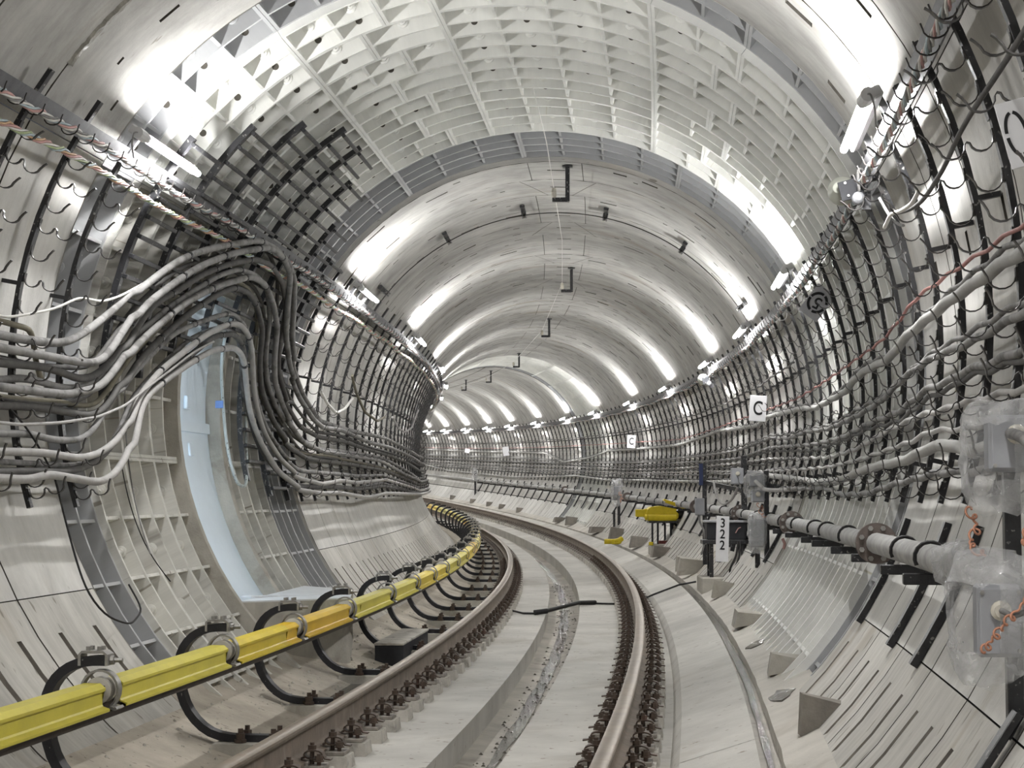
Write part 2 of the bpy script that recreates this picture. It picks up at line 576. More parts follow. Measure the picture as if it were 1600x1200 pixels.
def ring(s, fine=True, w=1.0):
    """one ring of concrete segments starting at station s"""
    g_ = GAP * (1.8 if s < 12 else 1)
    a, b = s + g_, s + w - g_
    fl = (1, 0, 0, -1, 0, 0)[int(round(s)) % 6]
    spec = [(wall_right, -54, -32.3, (0, 0), 'low'), (wall_right, -32.3, 26, (0, 0), 'mid'),
            (ceiling, 26, 82.5, (0, 6 * fl), 'top'), (ceiling, 82.5, 94.5, (6 * fl, -6 * fl), 'key'), (ceiling, 94.5, 150, (-6 * fl, 0), 'top'),
            (wall_left, 150, 209, (0, 0), 'mid'), (wall_left, 209, 236, (0, 0), 'low')]
    for par, p0, p1, sl, kind in spec:
        slots = []
        if fine:
            if kind == 'low':
                lo, hi = (-44.5, -35.6) if par is wall_right else (214, 223)
                for f in (.24, .70):
                    slots.append((s + w * f, s + w * f + .062, lo, hi, .05))
            elif kind == 'top':
                cand = []
                for f in (.18, .42, .70, .88):
                    for q in range(5):
                        if rnd.random() < .50:
                            c = p0 + 3 + (p1 - p0 - 8) * (q + rnd.uniform(.1, .8)) / 5
                            big = rnd.random() < .45
                            ln = rnd.uniform(3, 6) if big else rnd.uniform(1.0, 2.4)
                            cand.append((s + w * f, s + w * f + (rnd.choice((.035, .05, .07)) if big else .03), c, c + ln, rnd.choice((.03, .05))))
                # keep the slots from crossing: one per band
                keep = []
                for q in cand:
                    if q[3] < p1 - 1 and all(q[3] < k[2] - .4 or q[2] > k[3] + .4 for k in keep):
                        keep.append(q)
                slots = keep
            elif kind == 'key':
                slots.append((s + w * .45, s + w * .49, p0 + 4, p0 + 8, .03))
            elif kind == 'mid' and par is wall_right and s < 12:
                slots.append((s + w * .30, s + w * .36, 9, 11.5, .04))
        S, Pn, D = slot_grid(a, b, p0 + GA, p1 - GA, slots)
        panel('lining_segment', par, [M['lining_low'], M['stone'], M['groove']] if kind == 'low' else [M['lining_mid'] if kind == 'mid' else M['lining'], M['groove'], M['groove']], S, Pn, D, slant=sl)  # foot slots in darker concrete: the shade inside them put into the colour


for k in range(-5, 10):                       # rings before the ribbed iron stretch
    ring(k + .15, fine=k >= 1, w=1.0 if k < 9 else 1.20)
SB = 17.45
for k in range(28):
    ring(SB + k, fine=True)
S_IRON2 = SB + 28                             # second iron stretch, far round the bend
S_IRON2B = S_IRON2 + 5.6


def far_lining(s0, s1):
    """rings too far off to pick apart: real joints, one piece per side"""
    n = int(s1 - s0)
    for par, p0, p1 in ((wall_right, -54, 26), (ceiling, 26, 150), (wall_left, 150, 236)):
        S, D = [], []
        J = [p0 + 22, p0 + 60] if par is not ceiling else [82.5, 94.5]
        Pn = sorted([p0, p1] + [q for j in J for q in (j, j + .6)])
        for k in range(n):
            S += [s0 + k, s0 + k + .022]
            D += [[.04] * (len(Pn) - 1), [.04 if any(abs(Pn[j] - q) < 1e-6 for q in J) else 0. for j in range(len(Pn) - 1)]]
        S.append(s0 + n)
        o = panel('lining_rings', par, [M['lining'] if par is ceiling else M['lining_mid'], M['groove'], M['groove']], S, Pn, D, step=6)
        o['kind'] = 'stuff'


far_lining(S_IRON2B, 104)

# ---- ribbed cast-iron stretches: flanged cells built as real recesses
PIT = .345


def iron_segment(par, s0, rows, p0, p1, mat, r0, dep, ribs=8.1, pit=PIT, plugs=True, seam=.024):
    S = [s0]
    fl = .024
    for k in range(rows):
        S += [s0 + k * pit + fl / 2 if k else s0 + fl, s0 + (k + 1) * pit - (fl / 2 if k < rows - 1 else fl)]
    S.append(s0 + rows * pit)
    nc = max(1, int(round((p1 - p0) / ribs)))
    da = math.degrees(seam / r0)
    rb = math.degrees(.022 / r0)
    Pn = [p0 + .03]
    for k in range(nc):
        q0, q1 = p0 + (p1 - p0) * k / nc, p0 + (p1 - p0) * (k + 1) / nc
        Pn += [q0 + (da if k == 0 else rb / 2), q1 - (da if k == nc - 1 else rb / 2)]
    Pn.append(p1 - .03)
    D = [[dep if (i % 2 == 1 and j % 2 == 1) else (0. if i % 2 == 0 or j in (0, len(Pn) - 2) else .012) for j in range(len(Pn) - 1)] for i in range(len(S) - 1)]
    seg = panel('ribbed_segment', par, mat, S, Pn, D, r0=r0, thick=dep + .02, step=5.0)
    if plugs:
        for i in range(1, len(S) - 1, 2):
            for j in range(1, len(Pn) - 1, 2):
                plug(seg, S[i + 1] - .001, (Pn[j] + Pn[j + 1]) / 2, r0 + dep * .52, mat, i % 4 == 3)
    return seg


def plug_mesh(mat):
    mb = MB()
    mb.lathe(Matrix.Identity(4), [(.040, 0), (.040, .008), (.032, .012), (.024, .012), (.024, .030), (.014, .033)], 12)
    mb.lathe(Matrix.Translation((0, 0, .03)), [(.012, 0), (.012, .028)], 6)
    return mb.mesh(mat, 'flange_bolt')


def hole_mesh():
    mb = MB()
    mb.lathe(Matrix.Identity(4), [(.024, 0), (.024, .002), (.019, .002), (.019, -.0005)], 12)
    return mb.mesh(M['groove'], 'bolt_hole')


PLUGS = {}


def plug(seg, s, ph, r, mat, hole):
    if hole and ph > 110 and ph < 150 or not hole or ph < 100:
        k = 'hole' if hole else mat.name
        if k not in PLUGS:
            PLUGS[k] = hole_mesh() if hole else plug_mesh(mat)
        Mx = Matrix.Translation(TP(s, ph, r)) @ Matrix.Rotation(-frame(s)[3], 4, 'Z') @ Matrix.Rotation(math.pi / 2, 4, 'X')
        link('bolt_hole' if hole else 'flange_bolt', PLUGS[k], seg, Mx)


def iron_ring(s0, rows, mat_top, r0, dep, left=True, plugs=True, off=0, mat_low=None, seam=.024):
    cuts_c = [26, 52 + off, 66.6, 99.5, 107.3 + off, 121, 150]
    ml = mat_low or mat_top
    for a, b in zip(cuts_c[:-1], cuts_c[1:]):
        iron_segment(ceiling, s0, rows, a, b, mat_top, r0, dep, plugs=plugs, seam=seam)
    for a, b in ((-54, -14), (-14, 26)):
        iron_segment(wall_right, s0, rows, a, b, mat_top, r0, dep, ribs=13, plugs=False, seam=seam)
    if left:
        for a, b in ((150, 190), (190, 236)):
            iron_segment(wall_left, s0, rows, a, b, ml, r0, dep, ribs=10, plugs=plugs, seam=seam)


SA = 10.36
iron_ring(SA, 2, M['iron_grey'], 2.585, .20, mat_low=M['iron_grey'])
s_ = SA + 2 * PIT
IW = 2.535
DOOR0, DOOR1 = 13.10, 14.36
k = 0
while s_ < 15.35:
    rows = 2
    in_door = s_ + rows * PIT > DOOR0 + .05 and s_ < DOOR1 - .05
    iron_ring(s_, rows, M['iron'], IW, .165, left=not in_door, off=4 if k % 2 else 0, mat_low=M['iron_dirty'])
    if in_door:
        iron_segment(wall_left, s_, rows, 150, 160, M['iron_dirty'], IW, .165, ribs=5, plugs=False)
        # pieces of the ring either side of the opening
        if s_ < DOOR0:
            n = max(1, int(round((DOOR0 - s_) / PIT)))
            for a, b in ((160, 196), (196, 236)):
                iron_segment(wall_left, s_, 1, a, b, M['iron_dirty'], IW, .165, ribs=10, pit=DOOR0 - s_, plugs=False)
        if s_ + rows * PIT > DOOR1:
            for a, b in ((160, 196), (196, 236)):
                iron_segment(wall_left, DOOR1, 1, a, b, M['iron_dirty'], IW, .165, ribs=10, pit=s_ + rows * PIT - DOOR1, plugs=False)
    s_ += rows * PIT
    k += 1
n_left = (SB - s_) / 5
for q in range(2):
    rows = (3, 2)[q]
    iron_segs = []
    for a, b in ((26, 61), (61, 95), (95, 121), (121, 150)):
        iron_segment(ceiling, s_, rows, a, b, M['iron_grey'], 2.60, .20, pit=n_left, plugs=q == 0)
    for a, b in ((-54, -14), (-14, 26)):
        iron_segment(wall_right, s_, rows, a, b, M['iron'], 2.575, .17, ribs=13, pit=n_left, plugs=False)
    for a, b in ((150, 190), (190, 236)):
        iron_segment(wall_left, s_, rows, a, b, M['iron_grey'], 2.575, .18, ribs=10, pit=n_left, plugs=False)
    s_ += rows * n_left
# far iron stretch round the bend
for q in range(8):
    s0 = S_IRON2 + q * .7
    for par, a, b in ((ceiling, 26, 64), (ceiling, 64, 104), (ceiling, 104, 150), (wall_right, -54, 26)):
        iron_segment(par, s0, 2, a, b, M['iron'] if q < 7 else M['iron_grey'], 2.56, .13, ribs=13, pit=.35, plugs=False)

# ragged sealed joint across the near left crown
mb = MB()
mb.uv = []
n = 60
for i in range(n + 1):
    ph = 108 + 34 * i / n
    w = .018 + .016 * abs(math.sin(i * .7)) + rnd.uniform(0, .012)
    for d, r in ((-w, 2.556), (-w * .4, 2.538 - rnd.uniform(0, .008)), (w * .5, 2.538 - rnd.uniform(0, .008)), (w, 2.556)):
        mb.v.append(TP(9.16 + d, ph, r))
        mb.uv.append((9.16 + d, ph * .045))
for i in range(n):
    for k in range(3):
        mb.f.append((4 * i + k, 4 * i + k + 1, 4 * i + k + 5, 4 * i + k + 4))
        mb.mi.append(0)
mb.build('joint_sealant', surface('wet_grey_sealant', (.20, .19, .165), .35, 'UV', (1, 1, 1), 14, .45, bump=.6, bscale=30), ceiling)

# end faces of the concrete where the iron begins (the thickness of the lining)
for s0, inv in ((SA + .004, 1), (SB + .001, -1)):
    mb = MB()
    mb.uv = []
    for par, a, b in ((ceiling, -54, 236),):
        n = 58
        for i in range(n + 1):
            ph = a + (b - a) * i / n
            for r in (2.553, 2.90):
                mb.v.append(TP(s0, ph, r))
                mb.uv.append((s0 + r, math.radians(ph) * 2.5))
        for i in range(n):
            mb.f.append((2 * i, 2 * i + 1, 2 * i + 3, 2 * i + 2))
            mb.mi.append(0)
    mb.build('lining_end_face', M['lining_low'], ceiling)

# door frame and the pale blue door of the side passage
passage = struct('door_1', MAT(13.7, -2.5, -1.9), 'pale blue steel door of the side passage behind the cables')


def jamb(s, ph0, ph1, r_a, r_b, w):
    secs = []
    n = 16
    for i in range(n + 1):
        ph = ph0 + (ph1 - ph0) * i / n
        secs.append([TP(s - w / 2, ph, r_a), TP(s + w / 2, ph, r_a), TP(s + w / 2, ph, r_b), TP(s - w / 2, ph, r_b)])
    mb = MB()
    mb.loft(secs)
    return mb.build('frame', M['block'], passage)


jamb(DOOR0 - .02, 160, 231, 2.50, 2.66, .075)
jamb(DOOR1 + .05, 160, 231, 2.50, 2.66, .13)
mb = MB()
mb.loft([[TP(s, a, r) for a, r in ((158.6, 2.5), (160, 2.5), (160, 2.68), (158.6, 2.68))] for s in (DOOR0 - .05, (DOOR0 + DOOR1) / 2, DOOR1 + .1)])
mb.build('lintel', M['block'], passage)
DR = 2.605
mb = MB()
for j0, j1 in ((160, 184.6), (184.6, 231)):       # two leaves of curved plate, one above the ledge
    n = 12
    secs = []
    for i in range(n + 1):
        ph = j0 + (j1 - j0) * i / n
        dr = 0 if j0 > 170 else .012
        secs.append([TP(DOOR0 - .02, ph, DR + dr), TP(DOOR1 + .02, ph, DR + dr), TP(DOOR1 + .02, ph, DR + .05), TP(DOOR0 - .02, ph, DR + .05)])
    mb.loft(secs)
    mb.build('door_leaf', M['door'], passage)
    mb = MB()
for s, ph in ((13.72, 179.6), (13.74, 187.6)):
    mb = MB()
    mb.box((0, 0, 0), (.03, .115, .105), ch=.008)
    a = math.radians(ph)
    mb.build('boss', M['door'], passage, MAT(s, DR * math.cos(a), DR * math.sin(a)) @ Matrix.Rotation(-(a - math.pi), 4, 'Y'))
mb = MB()
mb.loft([[TP(s, 182.8, DR + .01), TP(s, 184.6, DR + .01), TP(s, 184.6, DR - .02), TP(s, 182.8, DR - .02)] for s in (DOOR0 - .02, 13.7, DOOR1 + .02)])
mb.build('ledge', M['door'], passage)

t = thing('added_door_light', 'unseen cool strip light added behind the near jamb to light the pale blue door', 'lamp', MAT(13.15, -2.58, .2))  # added unseen strip, standing in for cool light from the passage
mb = MB()
mb.tube([TP(13.17, a, 2.585) for a in (164, 175, 186, 197, 206, 212)], .011, 8)
mb.build('added_light_strip', M['added_jamb_light'], t)
# ------------------------------------------------------------------ floor
floor = struct('floor', MAT(0, 0, -2.1), 'concrete track bed with a central drain and a side gutter')


def strip(name, prof, s0, s1, step, mat, jitter=0.0, close=True):
    """sweep a (lat, z) profile along the track"""
    n = max(1, int(round((s1 - s0) / step)))
    mb = MB()
    secs = []
    for i in range(n + 1):
        s = s0 + (s1 - s0) * i / n
        secs.append([T(s, l + (rnd.uniform(-jitter, jitter) if jitter and k in (0, len(prof) - 1) else 0), z) for k, (l, z) in enumerate(prof)])
    mb.loft(secs, cap=False, closed=close)
    return mb.build(name, mat, floor, angle=30)


cuts = [-5, 3] + [9 + 6 * k for k in range(16)]
for a, b in zip(cuts[:-1], cuts[1:]):
    b_ = b - .012
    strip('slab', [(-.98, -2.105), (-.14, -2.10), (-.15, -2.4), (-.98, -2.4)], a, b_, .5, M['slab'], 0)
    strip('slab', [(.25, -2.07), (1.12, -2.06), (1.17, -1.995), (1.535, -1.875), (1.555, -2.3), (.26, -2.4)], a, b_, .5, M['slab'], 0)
strip('channel', [(-.20, -2.26), (.0, -2.285), (.12, -2.285), (.32, -2.26), (.32, -2.5), (-.2, -2.5)], -5, 104, 1.0, M['channel'])
strip('gutter', [(1.53, -1.93), (1.67, -1.93), (1.67, -2.3), (1.53, -2.3)], -5, 104, 1.0, M['channel'])
strip('walkway', [(1.64, -1.868), (1.72, -1.835), (1.80, -1.793), (1.93, -1.73), (2.05, -2.3), (1.645, -2.3)], -5, 104, .4, M['walkway'], .006)
strip('outer_bed', [(-1.95, -1.72), (-1.72, -1.90), (-1.45, -2.0), (-1.15, -2.10), (-.985, -2.11), (-.985, -2.5), (-1.95, -2.5)], -5, 104, .5, M['dirt'], .006)


def wet(name, s0, s1, l0, l1, z, label, wob=.03, step=.7):
    mb = MB()
    secs = []
    n = int((s1 - s0) / step)
    for i in range(n + 1):
        s = s0 + (s1 - s0) * i / n
        e = min(1, 4 * min(i, n - i) / n + .15)
        c = (l0 + l1) / 2
        h = (l1 - l0) / 2 * e
        a, b = c - h + rnd.uniform(-wob, wob) * .5, c + h + rnd.uniform(-wob, wob) * .5
        secs.append([T(s, a, z), T(s, b, z), T(s, b, z - .012), T(s, a, z - .012)])
    mb.loft(secs, cap=True)
    o = mb.build(name, M['water'], None)
    o['kind'] = 'stuff'
    o['label'] = label
    o['category'] = 'water'
    return o


wet('drain_water', 6.5, 44, .01, .11, -2.272, 'thin shining trickle of water along the central drain', .03)
wet('gutter_water', 6.5, 44, 1.56, 1.625, -1.918, 'wet streak lying in the narrow side gutter by the walkway', .02)

# ------------------------------------------------------------------ running rails
RAIL = [(-.075, 0), (.075, 0), (.075, .012), (.02, .030), (.009, .045), (.009, .135), (.030, .142), (.0375, .150), (.0365, .172),
        (.026, .179), (-.026, .179), (-.0365, .172), (-.0375, .150), (-.030, .142), (-.009, .135), (-.009, .045), (-.02, .030), (-.075, .012)]
RZ = {1: -1.788 - .18, -1: -1.832 - .18}
RL = {1: .8705, -1: -.7195}


def rail(side, label):
    S = np.concatenate([np.arange(-4, 60, .4), np.arange(60, 104, 1.0)])
    s_mid = 0
    t = thing('running_rail', label, 'rail', MAT(s_mid, RL[side], RZ[side]), 'running rails')
    mb = MB()
    n = len(RAIL)
    secs = [[T(s, RL[side] + x, RZ[side] + z) for x, z in RAIL] for s in S]
    mb.loft(secs)
    mb.build('rail_body', M['rail'], t, angle=50)
    mb = MB()
    top = [(-.027, .1782), (.027, .1782), (.0345, .1735), (.0345, .160), (.0392, .160), (.0385, .1725), (.027, .1802), (-.027, .1802), (-.0372, .1735), (-.0372, .171)]
    mb.loft([[T(s, RL[side] + x, RZ[side] + z) for x, z in top] for s in S])
    mb.build('running_surface', M['rail_top'], t, angle=50)
    return t


rail(1, 'brown steel rail on the right, farther from the yellow contact rail')
rail(-1, 'brown steel rail on the left, next to the black contact rail brackets')


# ------------------------------------------------------------------ rail fastenings (one prototype, copied)
def clip_mesh(sgn):
    mb = MB()
    # bent spring strap: oval loop standing on the plate
    c, n = (.108 * sgn, 0, .048), 14
    pts = [(c[0] + .046 * math.cos(2 * math.pi * k / n), 0, c[2] + .021 * math.sin(2 * math.pi * k / n)) for k in range(n)]
    mb.strap(pts, (0, 1, 0), .055, .007, closed=True)
    mb.strap([(.150 * sgn, 0, .052), (.165 * sgn, 0, .028), (.195 * sgn, 0, .024)], (0, 1, 0), .05, .007)
    mb.strap([(.066 * sgn, 0, .036), (.05 * sgn, 0, .030)], (0, 1, 0), .055, .010)
    return mb.mesh(M['clip'], 'clip')


def bolt_mesh(h, nut):
    mb = MB()
    mb.lathe(Matrix.Identity(4), [(.011, 0), (.011, h)], 6)
    mb.lathe(Matrix.Translation((0, 0, nut)), [(.021, 0), (.021, .024)], 6)
    mb.lathe(Matrix.Translation((0, 0, nut - .006)), [(.026, 0), (.026, .006)], 8)
    return mb.mesh(M['clip'], 'bolt')


def pad_mesh():
    mb = MB()
    a, b, z0, z1 = .205, .19, -.16, -.022
    mb.loft([[(-a, -.12, z0), (a, -.12, z0), (a, .12, z0), (-a, .12, z0)], [(-b, -.095, z1), (b, -.095, z1), (b, .095, z1), (-b, .095, z1)]])
    return mb.mesh(M['pad'], 'concrete_pad')


def plate_mesh():
    mb = MB()
    mb.box((0, 0, -.011), (.345, .155, .022), ch=.004)
    for sg in (-1, 1):
        mb.box((sg * .083, 0, .008), (.014, .14, .02), ch=.003)
    return mb.mesh(M['plate'], 'base_plate')


FM = dict(pad=pad_mesh(), plate=plate_mesh(), clip={1: clip_mesh(1), -1: clip_mesh(-1)}, tall=bolt_mesh(.105, .068), low=bolt_mesh(.055, .024))


def fastening(s, side, detail):
    lab = ('dark rusty clip fastening on a small concrete pad under the right rail' if side > 0 else
           'dark rusty clip fastening on a small concrete pad under the left rail')
    Mt = MAT(s, RL[side], RZ[side])
    t = thing('rail_fastening', lab, 'rail fastening', Mt, 'fastenings under the right rail' if side > 0 else 'fastenings under the left rail')
    link('concrete_pad', FM['pad'], t, Mt)
    link('base_plate', FM['plate'], t, Mt)
    for sg in (-1, 1):
        link('clip', FM['clip'][sg], t, Mt)
        if detail:
            link('clip_bolt', FM['tall'], t, Mt @ Matrix.Translation((.098 * sg, 0, 0)))
            link('anchor_bolt', FM['low'], t, Mt @ Matrix.Translation((.142 * sg, -.045, 0)))


s = 6.4
while s < 84:
    fastening(s, 1, s < 32)
    if s < 48:
        fastening(s, -1, s < 32)
    s += .5

# ------------------------------------------------------------------ contact rail with yellow covers
CL, CZ = -1.30, -1.55                          # centre of the contact rail
ST = [5.9, 7.75, 9.75, 11.52, 13.38, 15.5, 17.3, 18.95, 20.5, 22.3, 24.3, 26.4, 28.2, 30.0, 31.8, 33.6, 35.4, 37.2, 39.0, 40.8, 42.6, 44.4, 46.2, 48.0, 50, 52, 54, 56, 58]
cr = thing('contact_rail', 'dark contact rail hung under yellow covers along the left side of the track', 'contact rail', MAT(8, CL, CZ))
mb = MB()
prof = [(-.045, -.105), (.045, -.105), (.045, -.08), (.015, -.07), (.015, .01), (.035, .02), (.035, .035), (-.035, .035), (-.035, .02), (-.015, .01), (-.015, -.07), (-.045, -.08)]
mb.loft([[T(s, CL + x, CZ + z) for x, z in prof] for s in np.arange(4.5, 60, .4)])
mb.build('steel_rail', M['contact_steel'], cr, angle=40)


def cover(s0, s1, mat):
    # a real hood: sloped shoulders, a step below them, a flared hem
    pr = [(.080, -.066), (.080, -.056), (.052, -.046), (.047, -.038), (.046, .016), (.060, .020), (.060, .032), (.036, .052), (-.036, .052), (-.060, .032), (-.060, .020), (-.046, .016), (-.047, -.038), (-.052, -.046), (-.080, -.056), (-.080, -.066)]
    inn = [(x * .92, z - .004) for x, z in reversed(pr)]
    mb = MB()
    n = max(2, int((s1 - s0) / .4))
    mb.loft([[T(s, CL + x, CZ + z) for x, z in pr + inn] for s in np.linspace(s0, s1, n + 1)])
    mb.build('cover', mat, cr, angle=25)


ymats = [M['yellow_b'], M['yellow_b'], M['yellow'], M['yellow_c'], M['yellow_b'], M['yellow_b'], M['yellow'], M['yellow']]
for k in range(len(ST) - 1):
    a, b = ST[k] + .115, ST[k + 1] - .115
    if k < 10:
        c = a + (b - a) * (.78, .72, .80, .5, .15, .6, .5, .5, .5, .5)[k]
        if k in (2, 4):
            cover(a, c, ymats[k % 8])
            cover(c + .001, b, M['yellow_c'] if k == 2 else M['yellow_b'])
            continue
    cover(a, b, ymats[k % 8])

ORD = ('first second third fourth fifth sixth seventh eighth ninth tenth eleventh twelfth thirteenth fourteenth fifteenth sixteenth seventeenth eighteenth nineteenth twentieth '
       'twenty-first twenty-second twenty-third twenty-fourth twenty-fifth twenty-sixth twenty-seventh twenty-eighth twenty-ninth').split()
# bracket prototype
ARM = [(.40, -.455), (.20, -.455), (.05, -.452), (-.06, -.425), (-.145, -.36), (-.205, -.27), (-.235, -.16), (-.238, -.05), (-.215, .03), (-.165, .09), (-.10, .125), (-.03, .138), (.035, .138)]


def smooth(pts, n=3):
    """Catmull-Rom through the points"""
    P = [np.array(p, float) for p in pts]
    out = []
    for i in range(len(P) - 1):
        a, b, c, d = P[max(i - 1, 0)], P[i], P[i + 1], P[min(i + 2, len(P) - 1)]
        for k in range(n):
            u = k / n
            out.append(.5 * ((2 * b) + (-a + c) * u + (2 * a - 5 * b + 4 * c - d) * u * u + (-a + 3 * b - 3 * c + d) * u ** 3))
    out.append(P[-1])
    return out


mb = MB()
mb.strap([(x, 0, z) for x, z in smooth(ARM, 2)], (0, 1, 0), .080, .042)
BR_ARM = mb.mesh(M['black_arm'], 'arm')
mb = MB()
mb.strap([(x, 0, z) for x, z in ((-.085, .118), (-.085, .165), (-.075, .176), (.02, .176), (.035, .165), (.035, .118))], (0, 1, 0), .085, .012)
for y in (-.025, .025):
    mb.lathe(Matrix.Translation((-.05, y, .182)), [(.011, 0), (.011, .018)], 6)
    mb.lathe(Matrix.Translation((0, y, .182)), [(.011, 0), (.011, .018)], 6)
mb.lathe(Matrix.Translation((.04, 0, .14)) @ Matrix.Rotation(math.pi / 2, 4, 'Y'), [(.020, 0), (.020, .018), (.010, .018), (.010, .055)], 8)
BR_CLAMP = mb.mesh(M['steel'], 'clamp')
mb = MB()
n = 16
pts = [(.082 * math.cos(a), 0, .012 + .085 * math.sin(a)) for a in np.linspace(-.9, math.pi + .9, n)]
mb.strap(pts, (0, 1, 0), .05, .010)
mb.strap([(.055, 0, -.058), (.078, 0, -.066), (.085, 0, -.06)], (0, 1, 0), .10, .012)
mb.strap([(-.055, 0, -.058), (-.078, 0, -.066), (-.085, 0, -.06)], (0, 1, 0), .10, .012)
BR_HOLD = mb.mesh(M['steel'], 'holder')
mb = MB()
mb.lathe(Matrix.Translation((0, -.055, .012)) @ Matrix.Rotation(-math.pi / 2, 4, 'X'), [(.036, 0), (.058, .012), (.058, .04), (.050, .055), (.058, .07), (.058, .098), (.036, .11)], 16)
BR_INS = mb.mesh(M['insulator'], 'insulator')
mb = MB()
mb.lathe(Matrix.Translation((0, 0, -.47)), [(.034, 0), (.034, .018), (.025, .018), (.025, .05), (.014, .05), (.014, .075)], 6)
BR_BOLT = mb.mesh(M['clip'], 'foot_bolt')
mb = MB()
mb.loft([[(-.05, -.17, -.62), (.42, -.17, -.62), (.42, .17, -.62), (-.05, .17, -.62)], [(-.02, -.14, -.472), (.40, -.14, -.472), (.40, .14, -.472), (-.02, .14, -.472)]])
BR_BASE = mb.mesh(M['block'], 'concrete_foot')
for k, s in enumerate(ST[1:-1]):
    Mt = MAT(s, CL, CZ)
    t = thing('contact_rail_bracket', 'black C-shaped bracket gripping the contact rail between yellow covers, %s from the near end' % ORD[k], 'rail bracket', Mt, 'brackets holding the contact rail')
    link('arm', BR_ARM, t, Mt)
    if s < 40:
        link('clamp', BR_CLAMP, t, Mt)
        link('holder', BR_HOLD, t, Mt)
        link('insulator', BR_INS, t, Mt)
        link('concrete_foot', BR_BASE, t, Mt)
        for x, y in ((.12, .075), (.30, .075), (.12, -.075), (.30, -.075)):
            link('foot_bolt', BR_BOLT, t, Mt @ Matrix.Translation((x, y, 0)))
    else:
        link('insulator', BR_INS, t, Mt)

# ------------------------------------------------------------------ hook brackets on both walls
PHI = lambda a: math.radians(a)


def arcbar(p0, p1, r0, r1, w):
    """curved flat bar in a cross-section plane, local frame with the tunnel axis at the origin"""
    mb = MB()
    n = max(2, int(abs(p1 - p0) / 4))
    secs = []
    for i in range(n + 1):
        a = PHI(p0 + (p1 - p0) * i / n)
        c, s_ = math.cos(a), math.sin(a)
        secs.append([(r0 * c, -w / 2, r0 * s_), (r0 * c, w / 2, r0 * s_), (r1 * c, w / 2, r1 * s_), (r1 * c, -w / 2, r1 * s_)])
    mb.loft(secs)
    return mb


def hook_pts(double):
    # inward is -x, up is +z; starts on the face of the upright
    def u(x0, x1, d, n=7):
        return [((x0 + x1) / 2 + (x0 - x1) / 2 * math.cos(math.pi * i / n), -d * math.sin(math.pi * i / n)) for i in range(n + 1)]
    if not double:
        return [(.0, .012), *u(0, -.10, .045), (-.112, .022), (-.122, .036)]
    return [(.0, .012), *u(0, -.085, .040), (-.095, .006), (-.105, -.004), *[(x - .105, z - .004) for x, z in u(0, -.09, .04)], (-.207, .02), (-.218, .034)]


def hook_mb(double):
    mb = MB()
    mb.strap([(x, 0, z) for x, z in hook_pts(double)], (0, 1, 0), .022, .0045)
    mb.box((.006, 0, .005), (.014, .034, .05))
    return mb


HK = [hook_mb(False).mesh(M['hook'], 'hook'), hook_mb(True).mesh(M['hook'], 'hook_double')]
RHOOK = 2.425
R_ROWS = [21.8, 18.0, 14.2, 10.4, 5.4, 2.0, -2.3, -5.2, -8.2, -10.5, -14.2, -16.2]
L_ROWS = [28.5, 25.5, 22.0, 18.5, 15, 11.5, 8.0, 3.8, 1.6, -.8, -3.0, -6.0, -9.6, -12.2, -14.8, -16.4]
up_mesh = {}


def bracket(s, left, top, bot, rows, label, group, detail=1):
    rot = math.pi if left else 0
    base = MAT(s, (-1 if left else 1) * 2.45 * math.cos(PHI(bot)), 2.45 * math.sin(PHI(bot)), rot)
    A = MAT(s, 0, 0, rot)
    t = thing('hook_bracket', label, 'cable bracket', base, group)
    k = (round(top, 1), round(bot, 1))
    if k not in up_mesh:
        mb = arcbar(bot, top, 2.432, 2.456, .042)
        for a in np.arange(bot + 5, top - 2, 24):       # wall ties and joint straps
            c, s_ = math.cos(PHI(a)), math.sin(PHI(a))
            mb.box((2.50 * c, .0, 2.50 * s_), (.09, .03, .022), Matrix.Rotation(-PHI(a), 3, 'Y'))
            q = arcbar(a + 4, a + 7.5, 2.426, 2.436, .056)
            mb.add(q.v, q.f)
        up_mesh[k] = mb.mesh(M['black'], 'upright')
    link('upright', up_mesh[k], t, A)
    if detail == 2:
        kk = ('far', tuple(rows))
        if kk not in up_mesh:
            mb = MB()
            for a in rows:
                h = hook_mb(False)
                R = Matrix.Rotation(-PHI(a), 4, 'Y') @ Matrix.Translation((RHOOK, 0, 0))
                mb.add([R @ Vector(q) for q in h.v], h.f)
            up_mesh[kk] = mb.mesh(M['hook'], 'hooks')
        o = link('hooks', up_mesh[kk], t, A)
        o['kind'] = 'stuff'
        return t
    for i, a in enumerate(rows):
        jit = rnd.uniform(-.35, .35)
        link('hook', HK[(i + (0 if left else 1)) % 2], t, A @ Matrix.Rotation(-PHI(a + jit), 4, 'Y') @ Matrix.Translation((RHOOK, rnd.uniform(-.006, .006), 0)))
    return t


k = 0
while True:
    s = 3.72 + .75 * k
    k += 1
    if s > 88:
        break
    lab = 'black upright with curved cable hooks bolted to the right tunnel wall'
    bracket(s, False, 27.6, -17.5, R_ROWS, lab, 'hook brackets along the right wall', 1 if s < 46 else 2)
k = 0
while True:
    s = 4.30 + .75 * k
    k += 1
    if s > 44:
        break
    if 10.7 < s < 16.9:
        continue
    lab = 'black upright with curved cable hooks bolted to the left tunnel wall'
    bracket(s, True, 36.5, -18.2, L_ROWS, lab, 'hook brackets along the left wall', 1 if s < 32 else 2)

